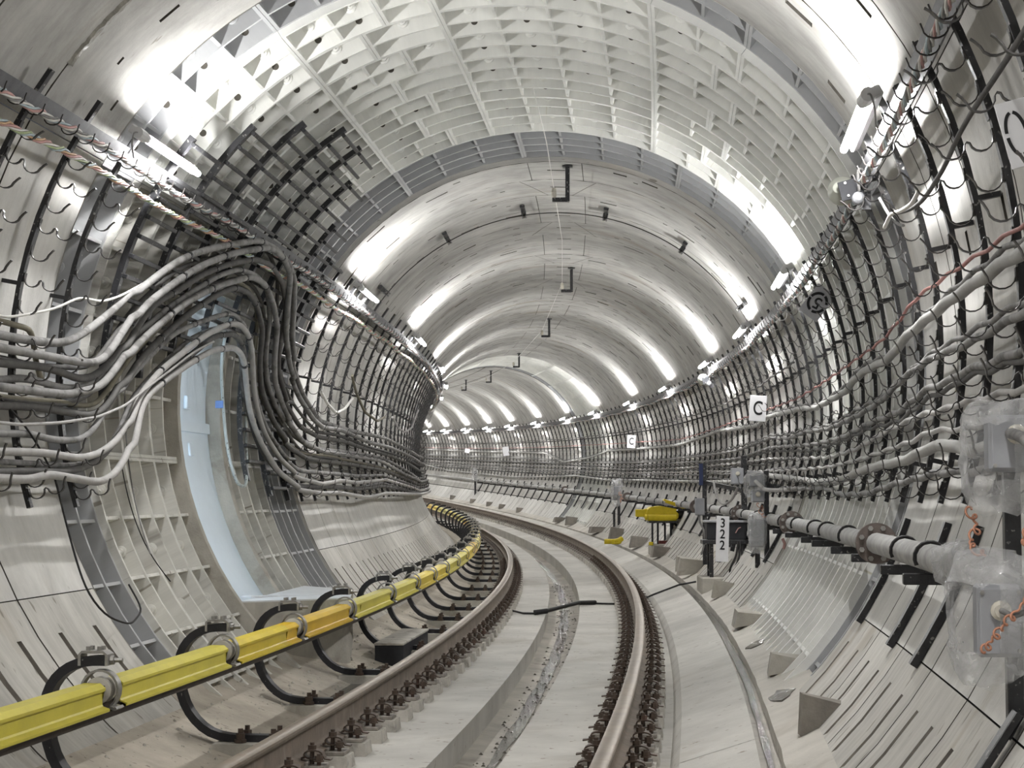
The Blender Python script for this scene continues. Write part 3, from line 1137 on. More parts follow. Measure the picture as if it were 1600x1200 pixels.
# ladder brackets with straight arms that carry the cables over the door
LAD = [(11.05, 140.2, 182, 174), (11.8, 133.0, 178, 176), (12.52, 127.0, 176, 176), (13.27, 122.5, 168, 168), (14.0, 122.6, 168, 168), (14.74, 128.4, 194, 194), (15.5, 137.0, 197, 197), (16.25, 143, 198, 198)]
for q, (s, top, bot, abot) in enumerate(LAD):
    A = MAT(s, 0, 0, math.pi)
    b = 180 - bot
    t = thing('ladder_bracket', 'black upright with straight arms by the pale blue door, %s from near' % ORD[q], 'cable bracket',
              MAT(s, -2.45 * math.cos(PHI(b)), 2.45 * math.sin(PHI(b)), math.pi), 'ladder brackets around the pale blue door')
    mb = arcbar(b, 180 - top, 2.405, 2.445, .055)
    mb.build('upright', M['black'], t, A)
    if 'arm' not in up_mesh:
        mb = MB()
        mb.box((2.395, -.29, 0), (.040, .60, .028), ch=.004)
        up_mesh['arm'] = mb.mesh(M['black'], 'arm')
    a = 180 - top - .9
    while a > 181 - abot:
        link('arm', up_mesh['arm'], t, A @ Matrix.Rotation(-PHI(a), 4, 'Y'))
        a -= 3.2
TRACE = {
    'L1': [(9.16,176.6),(9.57,176.4),(9.97,176.0),(10.23,175.2),(10.53,172.8),(10.88,169.3),(11.16,165.6),(11.49,161.6),(11.82,157.8),(12.21,154.8),(12.64,152.2),(13.39,148.1),(13.94,147.8),(14.59,148.8),(15.08,151.1),(15.56,156.5),(15.96,162.9),(16.46,168.5),(17.23,174.1),(18.25,178.9),(19.59,179.4),(21.21,179.6),(24.15,179.3),(27.57,180.9),(32.12,182.6)],
    'L2': [(9.18,178.3),(9.73,178.1),(10.25,178.0),(10.59,177.7),(10.84,176.0),(11.1,171.3),(11.31,167.0),(11.5,164.9),(11.81,161.5),(12.12,158.2),(12.48,155.2),(12.87,152.4),(13.67,148.1),(14.17,148.4),(14.74,150.7),(15.12,156.2),(15.49,162.4),(16.0,168.6),(16.8,174.6),(17.67,179.0),(18.26,180.5),(19.59,180.1),(21.21,181.5),(22.18,182.0),(24.61,182.2),(29.15,184.0),(32.9,185.8)],
    'L3': [(9.18,180.1),(9.74,179.5),(10.1,179.6),(10.43,180.3),(10.72,179.4),(11.05,176.6),(11.29,172.7),(11.48,168.0),(11.72,165.2),(12.07,162.5),(12.45,158.6),(12.95,155.0),(13.6,151.5),(14.13,151.0),(14.77,152.9),(15.33,157.1),(15.55,163.7),(15.67,169.8),(16.28,176.0),(17.14,181.2),(18.24,182.9),(20.07,182.9),(22.14,184.0),(25.04,184.8),(28.96,186.8),(32.37,189.0)],
    'L4': [(9.18,182.3),(9.55,181.4),(9.84,181.4),(10.15,181.9),(10.6,181.2),(10.9,179.3),(11.14,175.9),(11.34,172.0),(11.69,169.2),(12.0,165.8),(12.45,161.8),(12.92,157.4),(13.37,154.6),(13.94,154.1),(14.51,155.8),(14.98,160.8),(15.13,166.7),(15.35,172.4),(15.86,177.9),(16.63,182.8),(17.8,185.8),(19.52,185.7),(21.14,185.5),(24.04,185.8),(28.65,189.8),(31.64,192.4)],
    'L5': [(9.18,183.3),(10.15,182.9),(10.72,181.0),(10.99,178.2),(11.25,174.2),(11.52,171.1),(11.81,168.1),(12.12,164.8),(12.52,161.5),(12.87,159.0),(13.63,154.7),(14.12,154.9),(14.64,157.5),(15.13,161.9),(15.28,167.1),(15.51,173.5),(16.17,179.7),(17.1,185.0),(18.17,186.6),(19.99,186.7),(21.4,186.9),(23.14,187.1),(26.94,191.2),(31.24,194.0)],
    'L6': [(9.17,185.5),(9.63,185.1),(10.14,185.1),(10.58,185.4),(10.9,184.1),(11.23,179.7),(11.54,175.2),(11.97,170.7),(12.45,165.7),(12.96,161.1),(13.4,158.0),(13.87,157.7),(14.35,159.7),(14.81,163.9),(14.9,169.1),(15.15,175.4),(15.73,181.5),(16.42,186.1),(17.36,188.5),(18.95,188.8),(21.0,189.1),(23.8,190.0),(30.96,195.1)],
    'L7': [(9.13,189.1),(9.59,188.7),(9.98,189.3),(10.42,189.0),(10.68,187.4),(10.96,184.0),(11.36,178.5),(11.87,173.3),(12.25,169.6),(12.75,166.7),(13.33,163.8),(13.67,162.5),(14.19,164.0),(14.57,167.1),(14.82,171.9),(14.99,176.9),(15.45,183.1),(16.06,188.2),(16.89,191.5),(17.98,191.7),(19.27,191.8),(20.83,192.1),(23.69,191.5),(30.67,196.2)],
    'L8': [(9.08,191.6),(9.64,191.4),(10.25,191.9),(10.61,191.0),(11.0,188.8),(11.27,185.6),(11.43,181.5),(11.92,176.4),(12.41,172.5),(12.9,168.4),(13.44,165.0),(13.81,164.0),(14.22,165.5),(14.49,168.6),(14.64,173.5),(14.81,178.4),(15.17,184.6),(15.73,189.7),(16.48,193.4),(17.81,194.8),(19.14,193.8),(20.38,194.3),(23.54,193.2),(30.24,197.7)],
    'L9': [(9.03,194.1),(9.49,193.8),(9.99,193.8),(10.45,192.8),(10.87,190.4),(11.26,186.1),(11.42,183.5),(11.79,178.9),(12.25,175.9),(12.82,171.7),(13.26,167.9),(13.84,166.1),(14.27,167.7),(14.53,174.9),(14.7,181.1),(15.04,187.4),(15.68,192.5),(16.6,195.3),(18.6,195.2),(20.53,195.9),(23.35,195.1),(30.01,198.5)],
    'L10': [(9.01,195.2),(9.36,195.3),(9.62,194.4),(9.96,194.8),(10.49,195.5),(10.85,193.8),(11.2,190.2),(11.31,187.6),(11.47,182.4),(11.72,180.1),(12.08,177.4),(12.68,173.4),(13.16,170.5),(13.8,168.7),(14.17,169.9),(14.39,175.1),(14.53,180.0),(14.89,186.1),(15.48,192.6),(16.32,196.3),(17.64,197.3),(18.68,197.1),(20.84,198.8),(23.05,197.7),(29.79,199.3)],
    'W1': [(9.24,174.2),(9.86,171.6),(10.09,170.1),(10.24,168.8),(10.67,168.4),(10.99,166.6),(11.35,163.6),(11.65,160.8)],
    'W2': [(9.24,188.2),(9.86,187.3),(10.52,185.8),(11.09,183.3),(11.49,180.3),(11.84,177.8),(12.12,175.8)],
    'K1': [(9.25,174.7),(9.47,174.8),(9.71,174.7),(9.71,176.9),(9.77,179.3),(9.87,181.7)],
    'R1': [(6.08,4.9),(7.23,5.9),(7.97,6.6),(9.36,7.4),(10.14,6.5),(10.99,5.7),(12.54,5.8),(14.43,5.6),(17.3,5.3),(20.01,6.0),(23.96,6.5),(28.03,5.9),(32.5,4.9),(38.86,6.6),(45.77,7.5),(50.69,8.0)],
    'R2': [(6.13,2.5),(6.67,3.1),(7.31,3.3),(8.06,3.7),(8.98,3.7),(9.79,3.5),(10.6,2.2),(11.83,2.8),(12.65,2.5),(13.11,1.3),(14.56,1.2),(15.63,1.1),(16.78,2.4),(20.1,3.9),(21.65,2.6),(26.69,4.7),(32.56,2.4),(38.96,2.9),(44.7,3.3),(48.36,-0.6),(53.38,-3.5),(57.33,3.3),(64.23,4.6),(70.1,4.5),(81.1,5.7)],
    'R3': [(6.16,-2.1),(6.94,-1.9),(7.72,-1.7),(8.79,-0.9),(9.57,-1.1),(10.15,-1.5),(11.12,-3.0),(12.66,-3.7),(14.53,-4.0),(16.49,-3.0),(18.05,-3.4),(20.17,-1.8),(24.11,-3.3),(32.56,-3.3),(40.06,-4.4),(50.82,-3.5),(64.28,-0.4)],
    'R4': [(6.12,-5.1),(6.82,-5.0),(7.69,-4.3),(8.3,-4.6),(9.01,-4.2),(10.08,-5.6),(11.79,-5.6),(13.46,-6.5),(15.81,-6.2),(20.12,-4.4),(24.03,-5.9),(32.51,-5.3),(44.64,-6.0),(57.33,-3.7)],
    'R5': [(6.04,-8.4),(6.89,-8.0),(7.61,-7.5),(8.21,-7.5),(9.18,-7.1),(10.64,-7.7),(12.43,-9.2),(14.28,-9.6),(20.0,-7.4),(28.48,-7.4),(38.82,-8.0),(53.31,-6.3)],
    'R6': [(7.25,-12.9),(7.8,-11.7),(8.46,-11.6),(9.42,-12.6),(10.66,-12.7),(11.73,-13.2),(12.9,-14.4),(14.65,-14.5),(16.81,-13.4),(19.67,-12.2),(23.51,-13.6),(28.05,-13.6),(38.47,-13.7),(44.18,-14.6),(50.45,-12.8),(63.63,-17.2),(78.98,-16.2),(84.52,-12.3)],
    'R7': [(7.12,-14.7),(7.61,-14.5),(8.25,-14.5),(9.21,-15.1),(10.06,-15.6),(11.0,-16.6),(12.64,-16.8),(14.0,-15.5)],
    'R8': [(5.53,15.7),(5.84,15.7),(6.24,15.8),(6.46,15.9),(6.98,15.7),(7.43,14.8),(7.74,14.9),(8.09,14.6),(8.61,15.5),(9.07,17.1)],
    'R9': [(7.39,-10.4),(8.11,-9.9),(8.58,-9.4),(9.31,-10.1),(10.48,-10.5),(12.3,-11.2),(14.14,-11.5),(17.66,-11.1),(21.31,-10.6),(28.37,-9.4),(38.74,-9.7),(50.64,-9.2)],
    'R10': [(6.1,-6.1),(6.64,-6.2),(7.11,-6.2),(8.28,-5.3)],
}

# ------------------------------------------------------------------ wire trays and twisted wire bundles under the crown
def tray(name, side, s0, s1, p0, p1, label):
    t = thing(name, label, 'wire tray', MAT(8, (2.4 if side > 0 else -2.1), 1.0 if side > 0 else 1.3), 'steel wire trays')
    mb = MB()
    r0, r1 = 2.398, 2.408
    mb.loft([[TP(s, p0, r0), TP(s, p1, r0), TP(s, p1, r1), TP(s, p0, r1)] for s in np.arange(s0, s1, .5)])
    mb.build('band', M['tray'], t)
    pm = p0 if side > 0 else p1
    tiny = MB()
    c = math.cos(math.radians(pm)) * 2.398, math.sin(math.radians(pm)) * 2.398
    hk = MB()
    sg = -1 if side > 0 else 1
    hk.strap([(0, 0, .03), (0, 0, 0)] + [(sg * (.045 - .045 * math.cos(a)), 0, -.035 * math.sin(a)) for a in np.linspace(.3, math.pi, 7)] + [(sg * .098, 0, .02)], (0, 1, 0), .008, .006)
    hm = hk.mesh(M['hook'], 'wire_hook')
    s = s0 + .2
    while s < s1 - .2:
        if s < 30:
            link('wire_hook', hm, t, MAT(s, *c))
        else:
            Q = MAT(s, *c)
            tiny.add([Q @ Vector(v) for v in hk.v], hk.f)
        s += .25
    if tiny.v:
        o = tiny.build('wire_hooks', M['hook'], t)
        o['kind'] = 'stuff'
    return t


tray('wire_tray', 1, 3.2, 90, 23.9, 26.4, 'thin steel band tray of looped hooks along the right wall under the lamps')
tray('wire_tray', -1, 4.0, 46, 146.6, 149.0, 'thin steel band tray of looped hooks along the left wall under the lamps')


def wire_bundle(label, s0, s1, phi, r, mats, rad=.013, wr=.0068, pitch=.42):
    t = thing('wire_bundle', label, 'wires', MAT(s0, r * math.cos(math.radians(phi)), r * math.sin(math.radians(phi))), 'twisted wire bundles')
    n = len(mats)
    S = np.concatenate([np.arange(s0, min(s1, 26), .07), np.arange(26, s1, .3)]) if s1 > 26 else np.arange(s0, s1, .07)
    for k, m in enumerate(mats):
        mb = MB()
        pts = []
        for s in S:
            a = 2 * math.pi * (s / pitch + k / n) + .6 * math.sin(s * 1.7)
            sag = .012 * abs(math.sin(s * math.pi / .25)) if s < 26 else 0
            l, z = r * math.cos(math.radians(phi)), r * math.sin(math.radians(phi))
            pts.append(T(s, l + rad * math.cos(a), z - sag + rad * math.sin(a) + .012 * math.sin(s * 2.1)))
        mb.tube(pts, wr * rnd.uniform(.85, 1.15), 5, up=(0, 0, 1))
        mb.build('wire', M[m], t, angle=80)
    return t


WR, WW, WB, WG, WO = 'wire_red', 'wire_white', 'wire_blue', 'wire_green', 'wire_orange'
wire_bundle('bundle of twisted red, white and grey wires on the right tray', 3.2, 90, 24.0, 2.350, [WR, WW, WB, 'cable', WW])
wire_bundle('upper bundle of twisted white and red wires on the left tray', 4.0, 46, 148.3, 2.350, [WW, WR, WB, WW, 'cable'])
wire_bundle('lower bundle of twisted green, orange and pale blue wires on the left tray', 4.0, 46, 151.4, 2.352, [WB, WG, WW, WR, WO])


# ------------------------------------------------------------------ cables traced round the walls
def along(tr, r, step=.10, sag=.0, hooks=(.30, .75), ext0=None, ext1=None, rf=None):
    """tr: (station, angle) knots -> smooth world points"""
    kn = list(tr)
    if ext0 is not None:
        kn = [(ext0, kn[0][1])] + kn
    if ext1 is not None:
        kn = kn + [(ext1, kn[-1][1])]
    S = np.array([q[0] for q in kn])
    A = np.array([q[1] for q in kn])
    L = np.concatenate([[0], np.cumsum(np.hypot(np.diff(S), np.radians(np.diff(A)) * r))])
    # monotone-ish smoothing: resample linearly, then average
    n = max(6, int(L[-1] / step))
    U = np.linspace(0, L[-1], n)
    s2, a2 = np.interp(U, L, S), np.interp(U, L, A)
    for _ in range(4):
        s2[1:-1] = (s2[:-2] + 2 * s2[1:-1] + s2[2:]) / 4
        a2[1:-1] = (a2[:-2] + 2 * a2[1:-1] + a2[2:]) / 4
    out = []
    for s, a in zip(s2, a2):
        d = sag * (1 - abs(2 * (((s - hooks[0]) / hooks[1]) % 1) - 1)) if sag else 0
        rr = r + (rf(s, a) if rf else 0)
        out.append(TP(s, a - math.degrees(d / rr) * (1 if abs(a) < 90 else -1), rr))
    return out


def cable(label, pts, rad, mat, group=None, n=8, clamps=(), name='power_cable'):
    t = thing(name, label, 'cable', Matrix.Translation(pts[0]), group)
    mb = MB()
    mb.tube(pts, rad, n, up=(0, 0, 1))
    mb.build('sheath', M[mat], t, angle=80)
    P = np.array(pts)
    for c in clamps:
        i = min(max(1, c), len(P) - 2)
        d = P[i + 1] - P[i - 1]
        d /= np.linalg.norm(d)
        mb = MB()
        mb.tube([P[i] - d * .013, P[i] + d * .013], rad * 1.16, 10)
        mb.build('clamp_band', M['black'], t)
    return t


LB = [
    ('L1', .021, 'cable', 2.36, 'topmost thick grey cable of the bundle climbing over the pale blue door'),
    ('L2', .021, 'cable', 2.33, 'second thick grey cable from the top of the bundle over the door'),
    ('L3', .020, 'cable_dark', 2.37, 'third cable from the top over the door, darker than its neighbours'),
    ('L4', .018, 'cable', 2.385, 'fourth cable from the top over the door, lying behind the fifth'),
    ('L5', .021, 'cable', 2.335, 'fifth thick grey cable from the top, in front of the fourth'),
    ('L6', .020, 'cable_dark', 2.37, 'sixth cable from the top of the bundle, dark grey and dusty'),
    ('L7', .017, 'cable', 2.38, 'seventh cable from the top, a thinner one crossing the others over the door'),
    ('L8', .019, 'cable_light', 2.34, 'eighth cable from the top, pale grey where it dips below the wall hooks'),
    ('L9', .019, 'cable_dark', 2.37, 'ninth cable from the top, dark grey just above the lowest one'),
    ('L10', .020, 'cable_light', 2.33, 'lowest pale grey cable of the bundle, hanging nearest the pale blue door'),
]


def bump_r(s, a):
    return -.03 if 11.2 < s < 16.3 else 0.0


for key, rad, mat, r, lab in LB:
    tr = TRACE[key]
    rad *= 1.18
    pts = along(tr, r, .07, .0, ext0=4.0, ext1=44, rf=bump_r)
    P = np.array(pts)
    # bands where the cable crosses the ladder brackets
    cl = []
    for q in (11.95, 12.7, 13.45, 14.2):
        c = np.array(T(q, 0, 0))[:2]
        h = frame(q)[3]
        dd = np.abs((P[:, :2] - c) @ np.array([math.sin(h), math.cos(h)]))
        cl.append(int(dd.argmin()))
    cable(lab, pts, rad, mat, 'cables of the bundle over the door', 8, cl)

# companions lying in the same hooks, so the bundle is as full as it is
for key, da, mat, rad, lab in (('L2', 1.0, 'cable_dark', .016, 'thinner dark cable lying just under the second cable from the top'),
                               ('L5', 1.1, 'cable_dark', .016, 'thinner dark cable lying just under the fifth cable from the top'),
                               ('L8', 1.0, 'cable', .017, 'thinner grey cable lying just under the pale eighth cable'),
                               ('L6', -1.2, 'cable_khaki', .017, 'khaki cable lying just above the dark sixth cable')):
    tr = [(s + .05 * math.sin(i * 1.3), a + da + .3 * math.sin(i * 1.9)) for i, (s, a) in enumerate(TRACE[key])]
    cable(lab, along(tr, 2.39, .09, ext0=4.0, ext1=44), rad, mat, 'thin companions of the bundle over the door', 7)

W1 = along(TRACE['W1'], 2.36, .06, ext0=4.0)
cable('thin white cable looping from the left wall hooks up to the cable bundle', W1, .008, 'wire_white', None, 6, name='thin_cable')
cable('thin pale grey cable crossing in front of the left bundle', along(TRACE['W2'] + [(12.6, 172.0), (13.1, 169)], 2.29, .06, ext0=4.0), .009, 'cable_light', None, 6, name='thin_cable')
cable('short khaki cable bending down behind the left bundle', along([(4, 174.3)] + TRACE['K1'], 2.385, .06), .017, 'cable_khaki', None, 8)
# loops that hang below the tray past the door
for i, (tr, mat, lab) in enumerate((
        ([(17.8, 172), (18.3, 174.5), (18.9, 176.2), (19.5, 174.5), (20.0, 171)], 'wire_white', 'white cable end hanging in a loop past the door, nearest the bundle'),
        ([(19.6, 165), (20.2, 169), (21.2, 173.5), (22.6, 175), (23.4, 173)], 'cable_khaki', 'olive cable hanging in a long curve on the left wall past the door'),
        ([(24.5, 172), (25.6, 175), (27, 175.5), (28.5, 172.5), (29.2, 165)], 'cable_light', 'pale cable rising in a loop on the left wall before the bend'))):
    cable(lab, along(tr, 2.30, .06), .016, mat, None, 7, name='loose_cable')
# black lead hanging from the bundle and two thin strings beside it
HANG = [(9.15, 184.4), (9.45, 187.2), (9.65, 190.1), (9.84, 194.9), (9.77, 202.8), (9.62, 211.4), (9.68, 215.0), (9.97, 217.0), (10.36, 215.0), (10.36, 210.9)]
cable('thin black lead hanging from the left bundle down to the foot of the wall', along(HANG, 2.36, .05), .006, 'rubber', None, 6, name='hanging_lead')
cable('thin grey string hanging straight down from the bundle beside the door', along([(11.56, 179.3), (11.53, 189.1), (11.45, 197.1), (11.35, 206.0)], 2.44, .06), .005, 'cable', None, 5, name='hanging_string')
cable('second thin dark string hanging from the bundle and curling at its end', along([(11.41, 192.1), (11.38, 199.1), (11.40, 205.3), (11.55, 210.6)], 2.46, .06), .004, 'rubber', None, 5, name='hanging_string')
# spotted hose with a blue tag at the far jamb of the door
hose = cable('pale spotted hose hanging in a loop at the far jamb of the door', along([(13.95, 163.5), (13.9, 169.3), (14.15, 180.4), (14.22, 190), (14.3, 194.6), (14.62, 195.2), (14.85, 190), (14.95, 182.1), (14.9, 176)], 2.42, .05), .013, 'pale_pipe', None, 8, name='hanging_hose')
t = thing('tag', 'small bright blue tag tied to the spotted hose by the door', 'tag', Matrix.Translation(TP(14.0, 179.6, 2.40)))
mb = MB()
mb.box((-.02, 0, 0), (.065, .012, .06), ch=.004)
mb.build('plate', M['tag_blue'], t, MAT(14.0, 2.40 * math.cos(math.radians(179.6)), 2.40 * math.sin(math.radians(179.6))))
mb = MB()
mb.tube([T(14.0, -2.40, .05), T(13.99, -2.405, .15), T(13.97, -2.41, .32)], .002, 4)
mb.build('string', M['wire_blue'], t)

RB = [
    ('R1', .0085, 'cable_red', 2.395, .016, 'thin red cable sagging from hook to hook along the right wall', 92),
    ('R2', .025, 'conduit', 2.375, .012, 'thick pale ribbed conduit, just below the red cable on the right wall', 90),
    ('R3', .0175, 'cable', 2.385, .014, 'grey cable on the right wall, first below the ribbed conduit', 90),
    ('R4', .0165, 'cable', 2.385, .016, 'grey cable on the right wall, second below the ribbed conduit', 90),
    ('R5', .013, 'cable_light', 2.385, .018, 'pale cable on the right wall, third below the ribbed conduit', 90),
    ('R9', .0125, 'cable_light', 2.385, .016, 'pale cable on the right wall, between the thick lowest one and the plastic bag', 90),
    ('R6', .027, 'conduit', 2.375, .010, 'thickest pale cable low on the right wall, ending in the wrapped box', 90),
    ('R8', .010, 'cable_dark', 2.345, .0, 'dark thin cable slanting down from the upper right corner', None),
    ('R7', .017, 'cable', 2.385, .016, 'lowest grey cable on the right wall hooks, under the thickest one', 20),
]
for key, rad, mat, r, sag, lab, e1 in RB:
    tr = TRACE[key]
    e0 = 3.6 if tr[0][0] < 6.4 else 5.6 if key in ('R6', 'R7', 'R9') else None
    pts = along(tr, r, .12, sag, (3.72, .75), ext0=e0, ext1=e1)
    cable(lab, pts, rad, mat, 'cables on the right wall hooks', 8)
for da, key, lab in ((.9, 'R3', 'companion cable lying under the first grey cable on the right wall'), (-.8, 'R4', 'dark companion cable lying above the second grey cable on the right wall'),
                     (1.1, 'R2', 'thin cable running just above the thick ribbed conduit')):
    tr = [(s, a + da + .35 * math.sin(s * 1.1)) for s, a in TRACE[key]]
    cable(lab, along(tr, 2.395, .12, .02, (3.72, .75), ext0=3.6, ext1=90), .012, 'cable_dark' if da < 0 else 'cable', 'cables on the right wall hooks', 7)
# cables further round the bend
for a, mat, rad, lab in ((13.2, 'cable_dark', .010, 'thin dark cable high on the right wall hooks beyond the letter sign'), (-8.4, 'cable_dark', .014, 'dark cable low on the right wall beyond the number sign'),
                         (-10.6, 'cable', .015, 'grey cable just above the lowest row of hooks beyond the number sign'), (-12.4, 'cable_dark', .013, 'dark cable next to the thick lowest one beyond the number sign')):
    cable(lab, along([(17, a)] + [(18 + 1.5 * i, a + .4 * math.sin(i * 2.3)) for i in range(47)], 2.39, .2, .016, (3.72, .75)), rad, mat, 'cables on the right wall hooks', 6)

# ------------------------------------------------------------------ lamps
def lamp(s, side, label):
    ph = 28.2 if side > 0 else 144.2
    a = math.radians(ph)
    r = 2.38
    l, z = r * math.cos(a), r * math.sin(a)
    Q = MAT(s, l, z)
    t = thing('tunnel_lamp', label, 'lamp', Q, 'tube lamps along the right wall' if side > 0 else 'tube lamps along the left wall')
    n = Vector((-math.cos(a), 0, -math.sin(a)))      # inward
    R = Matrix.Rotation(-a, 3, 'Y')
    mb = MB()
    mb.box(n * .012, (.05, 1.26, .055), R, ch=.008)
    mb.build('housing', M['lamp_body'], t, Q)
    mb = MB()
    mb.tube([n * .075 + Vector((0, y, 0)) for y in (-.52, -.2, .2, .56)], .019, 10)
    mb.build('glowing_tube', M['tube'], t, Q)
    for y in (-.60,):
        mb = MB()
        mb.tube([n * .06 + Vector((0, y - .07, 0)), n * .06 + Vector((0, y + .03, 0)), n * .075 + Vector((0, y + .05, 0)), n * .075 + Vector((0, y + .09, 0))], [.034, .034, .03, .024], 10)
        mb.box(n * .03 + Vector((0, y, 0)), (.07, .05, .03), R)
        mb.build('end_cap', M['lamp_body'], t, Q)
    mb = MB()
    sg = 1 if side > 0 else -1
    for y in (-.4, .4):
        mb.box(Vector((sg * .01, y, -.05)) - n * .04, (.03, .03, .16), R)
    mb.build('bracket', M['tray'], t, Q)
    mb = MB()
    mb.tube(smooth([n * .06 + Vector((0, -.67, 0)), n * .05 + Vector((0, -.71, -.02)), n * .03 + Vector((0, -.69, -.09)), n * .02 + Vector((0, -.63, -.16))], 3), .005, 5)
    mb.build('lead', M['cable'], t, Q)


def nth(i):
    return ('nearest', 'second', 'third', 'fourth', 'fifth', 'sixth', 'seventh', 'eighth', 'ninth', 'tenth', 'eleventh', 'twelfth', 'thirteenth', 'fourteenth', 'fifteenth', 'sixteenth', 'seventeenth')[i]


for side, st in ((1, [8.9, 15.06, 20.05, 25.32, 32.1, 38.6, 45.4, 51.2, 57.4, 63.3, 68.4, 73.7, 78.9, 83.5, 89.0]), (-1, [10.62, 18.36, 24.35, 30.5, 36.47, 42.5, 48.5, 54.5, 60.5, 66.5, 72.5, 78.5, 84.5])):
    for i, s in enumerate(st):
        lamp(s, side, 'lit tube lamp above the left wire tray, hidden round the bend' if side < 0 and s > 40 else
             'lit tube lamp above the %s wire tray, %s of its row in view' % ('right' if side > 0 else 'left', nth(i)))
for s, side in ((3.3, 1), (4.4, -1), (-2.2, 1), (-1.8, -1)):
    lamp(s, side, 'lit tube lamp above the %s tray, out of view before the first one' % ('right' if side > 0 else 'left'))

# ------------------------------------------------------------------ crown brackets, hoop, pipe, equipment
for i, (s, lat) in enumerate(((17.6, .19), (25.9, .188), (34.2, .088), (44.3, .094), (52.7, .113), (59.0, .024), (66.5, -.05))):
    Q = MAT(s, lat, 0)
    t = thing('crown_bracket', 'black L-shaped bracket hanging from the crown of the lining, %s of its row' % nth(i), 'bracket', MAT(s, lat, 2.53), 'L-shaped brackets along the crown')
    mb = MB()
    mb.box((0, 0, 2.36), (.042, .042, .36), ch=.003)
    mb.box((0, .0, 2.525), (.10, .10, .014))
    mb.build('hanger', M['black'], t, Q)
    mb = MB()
    mb.box((-.075, 0, 2.196), (.15, .042, .042), ch=.003)
    mb.build('foot', M['black'], t, Q)
    mb = MB()
    mb.lathe(Matrix.Translation((-.135, 0, 2.217)), [(.018, 0), (.026, .012), (.026, .05), (.030, .054), (.026, .06), (.022, .09), (.012, .10)], 10)
    mb.build('insulator', M['insulator'], t, Q)
P = [T(s, l, z) for s, l, z in ((13.4, .10, 2.36), (15.5, .08, 2.36), (17.6, .055, 2.315), (21.7, .05, 2.36), (25.9, .053, 2.31), (34.2, -.047, 2.31), (44.3, -.041, 2.31), (52.7, -.022, 2.31), (59, -.11, 2.31))]
t = thing('crown_wire', 'thin pale wire strung along the crown between the L-shaped brackets', 'wire', Matrix.Translation(P[0]))
mb = MB()
mb.tube(P, .004, 5)
mb.build('wire', M['wire_white'], t)

# thin hoop with clamp brackets round the crown
t = thing('steel_hoop', 'thin dark steel hoop round the crown, held by six clamps', 'hoop', MAT(20.2, 0, 2.45))
mb = MB()
mb.tube([TP(20.2, a, 2.47) for a in np.arange(27, 150, 2.5)], .006, 6)
mb.build('hoop_rod', M['hook'], t, angle=80)
for a in (33.7, 55.1, 77, 98.4, 119.4, 140.7):
    Q = MAT(20.2, 2.5 * math.cos(math.radians(a)), 2.5 * math.sin(math.radians(a))) @ Matrix.Rotation(-math.radians(a), 4, 'Y')
    mb = MB()
    mb.box((0.02, -.12, 0), (.03, .42, .055), ch=.004)
    mb.box((-.025, -.02, -.02), (.06, .20, .012))
    mb.box((-.025, -.02, .02), (.06, .20, .012))
    mb.build('clamp', M['black'], t, Q)
    mb = MB()
    mb.lathe(Q @ Matrix.Translation((0, .03, 0)) @ Matrix.Rotation(-math.pi / 2, 4, 'Y'), [(.012, 0), (.012, .06)], 6)
    mb.build('bolt', M['steel'], t)

# water pipe along the right wall
PL, PZ, PR = 2.20, -.95, .056
t = thing('water_pipe', 'dusty grey water pipe running low along the right wall', 'pipe', MAT(6.6, PL, PZ))
mb = MB()
mb.tube([T(s, PL, PZ) for s in np.arange(6.0, 96, .5)], PR, 14, up=(0, 0, 1))
mb.build('pipe_body', M['pipe'], t, angle=80)
for s in (9.75, 16.0, 22.0, 28.3, 40, 52):
    Q = MAT(s, PL, PZ) @ Matrix.Rotation(-math.pi / 2, 4, 'X')
    mb = MB()
    for o in (-.028, .004):
        mb.lathe(Q @ Matrix.Translation((0, 0, o)), [(.058, 0), (.108, 0), (.108, .022), (.058, .022)], 24)
    f = mb.build('flange', M['flange'], t)
    if s < 23:
        for k in range(8):
            a = math.pi * 2 * (k + .5) / 8
            mb = MB()
            mb.lathe(Q @ Matrix.Translation((.085 * math.cos(a), .085 * math.sin(a), -.046)), [(.014, 0), (.014, .02), (.008, .02), (.008, .09)], 6)
            mb.build('bolt', M['steel'], f)
k = 0
s = 7.5
while s < 72:
    Q = MAT(s, PL, PZ)
    t = thing('pipe_support', 'black strap and bar holding the grey water pipe to the right wall', 'pipe support', Q, 'supports of the water pipe')
    mb = MB()
    mb.tube([(.062 * math.cos(a), 0, .062 * math.sin(a)) for a in np.linspace(-.5, math.pi + .5, 12)], .009, 6)
    mb.build('strap', M['rubber'], t, Q)
    mb = MB()
    mb.box((.06, 0, -.085), (.34, .05, .045), ch=.004)
    mb.build('bar', M['black'], t, Q)
    mb = MB()
    secs = []
    for a in np.linspace(-19, -33, 6):
        c, z = math.cos(math.radians(a)), math.sin(math.radians(a))
        secs.append([(2.515 * c - PL, -.035, 2.515 * z - PZ), (2.515 * c - PL, .035, 2.515 * z - PZ), (2.545 * c - PL, .035, 2.545 * z - PZ), (2.545 * c - PL, -.035, 2.545 * z - PZ)])
    if not 10.4 < s < 17.4:
        mb.loft([[Vector(v) for v in q] for q in secs])
        mb.build('wall_strap', M['black'], t, Q)
    s += (.95, 1.55, 1.35, 1.5)[k % 4] if s < 18 else 1.5
    k += 1


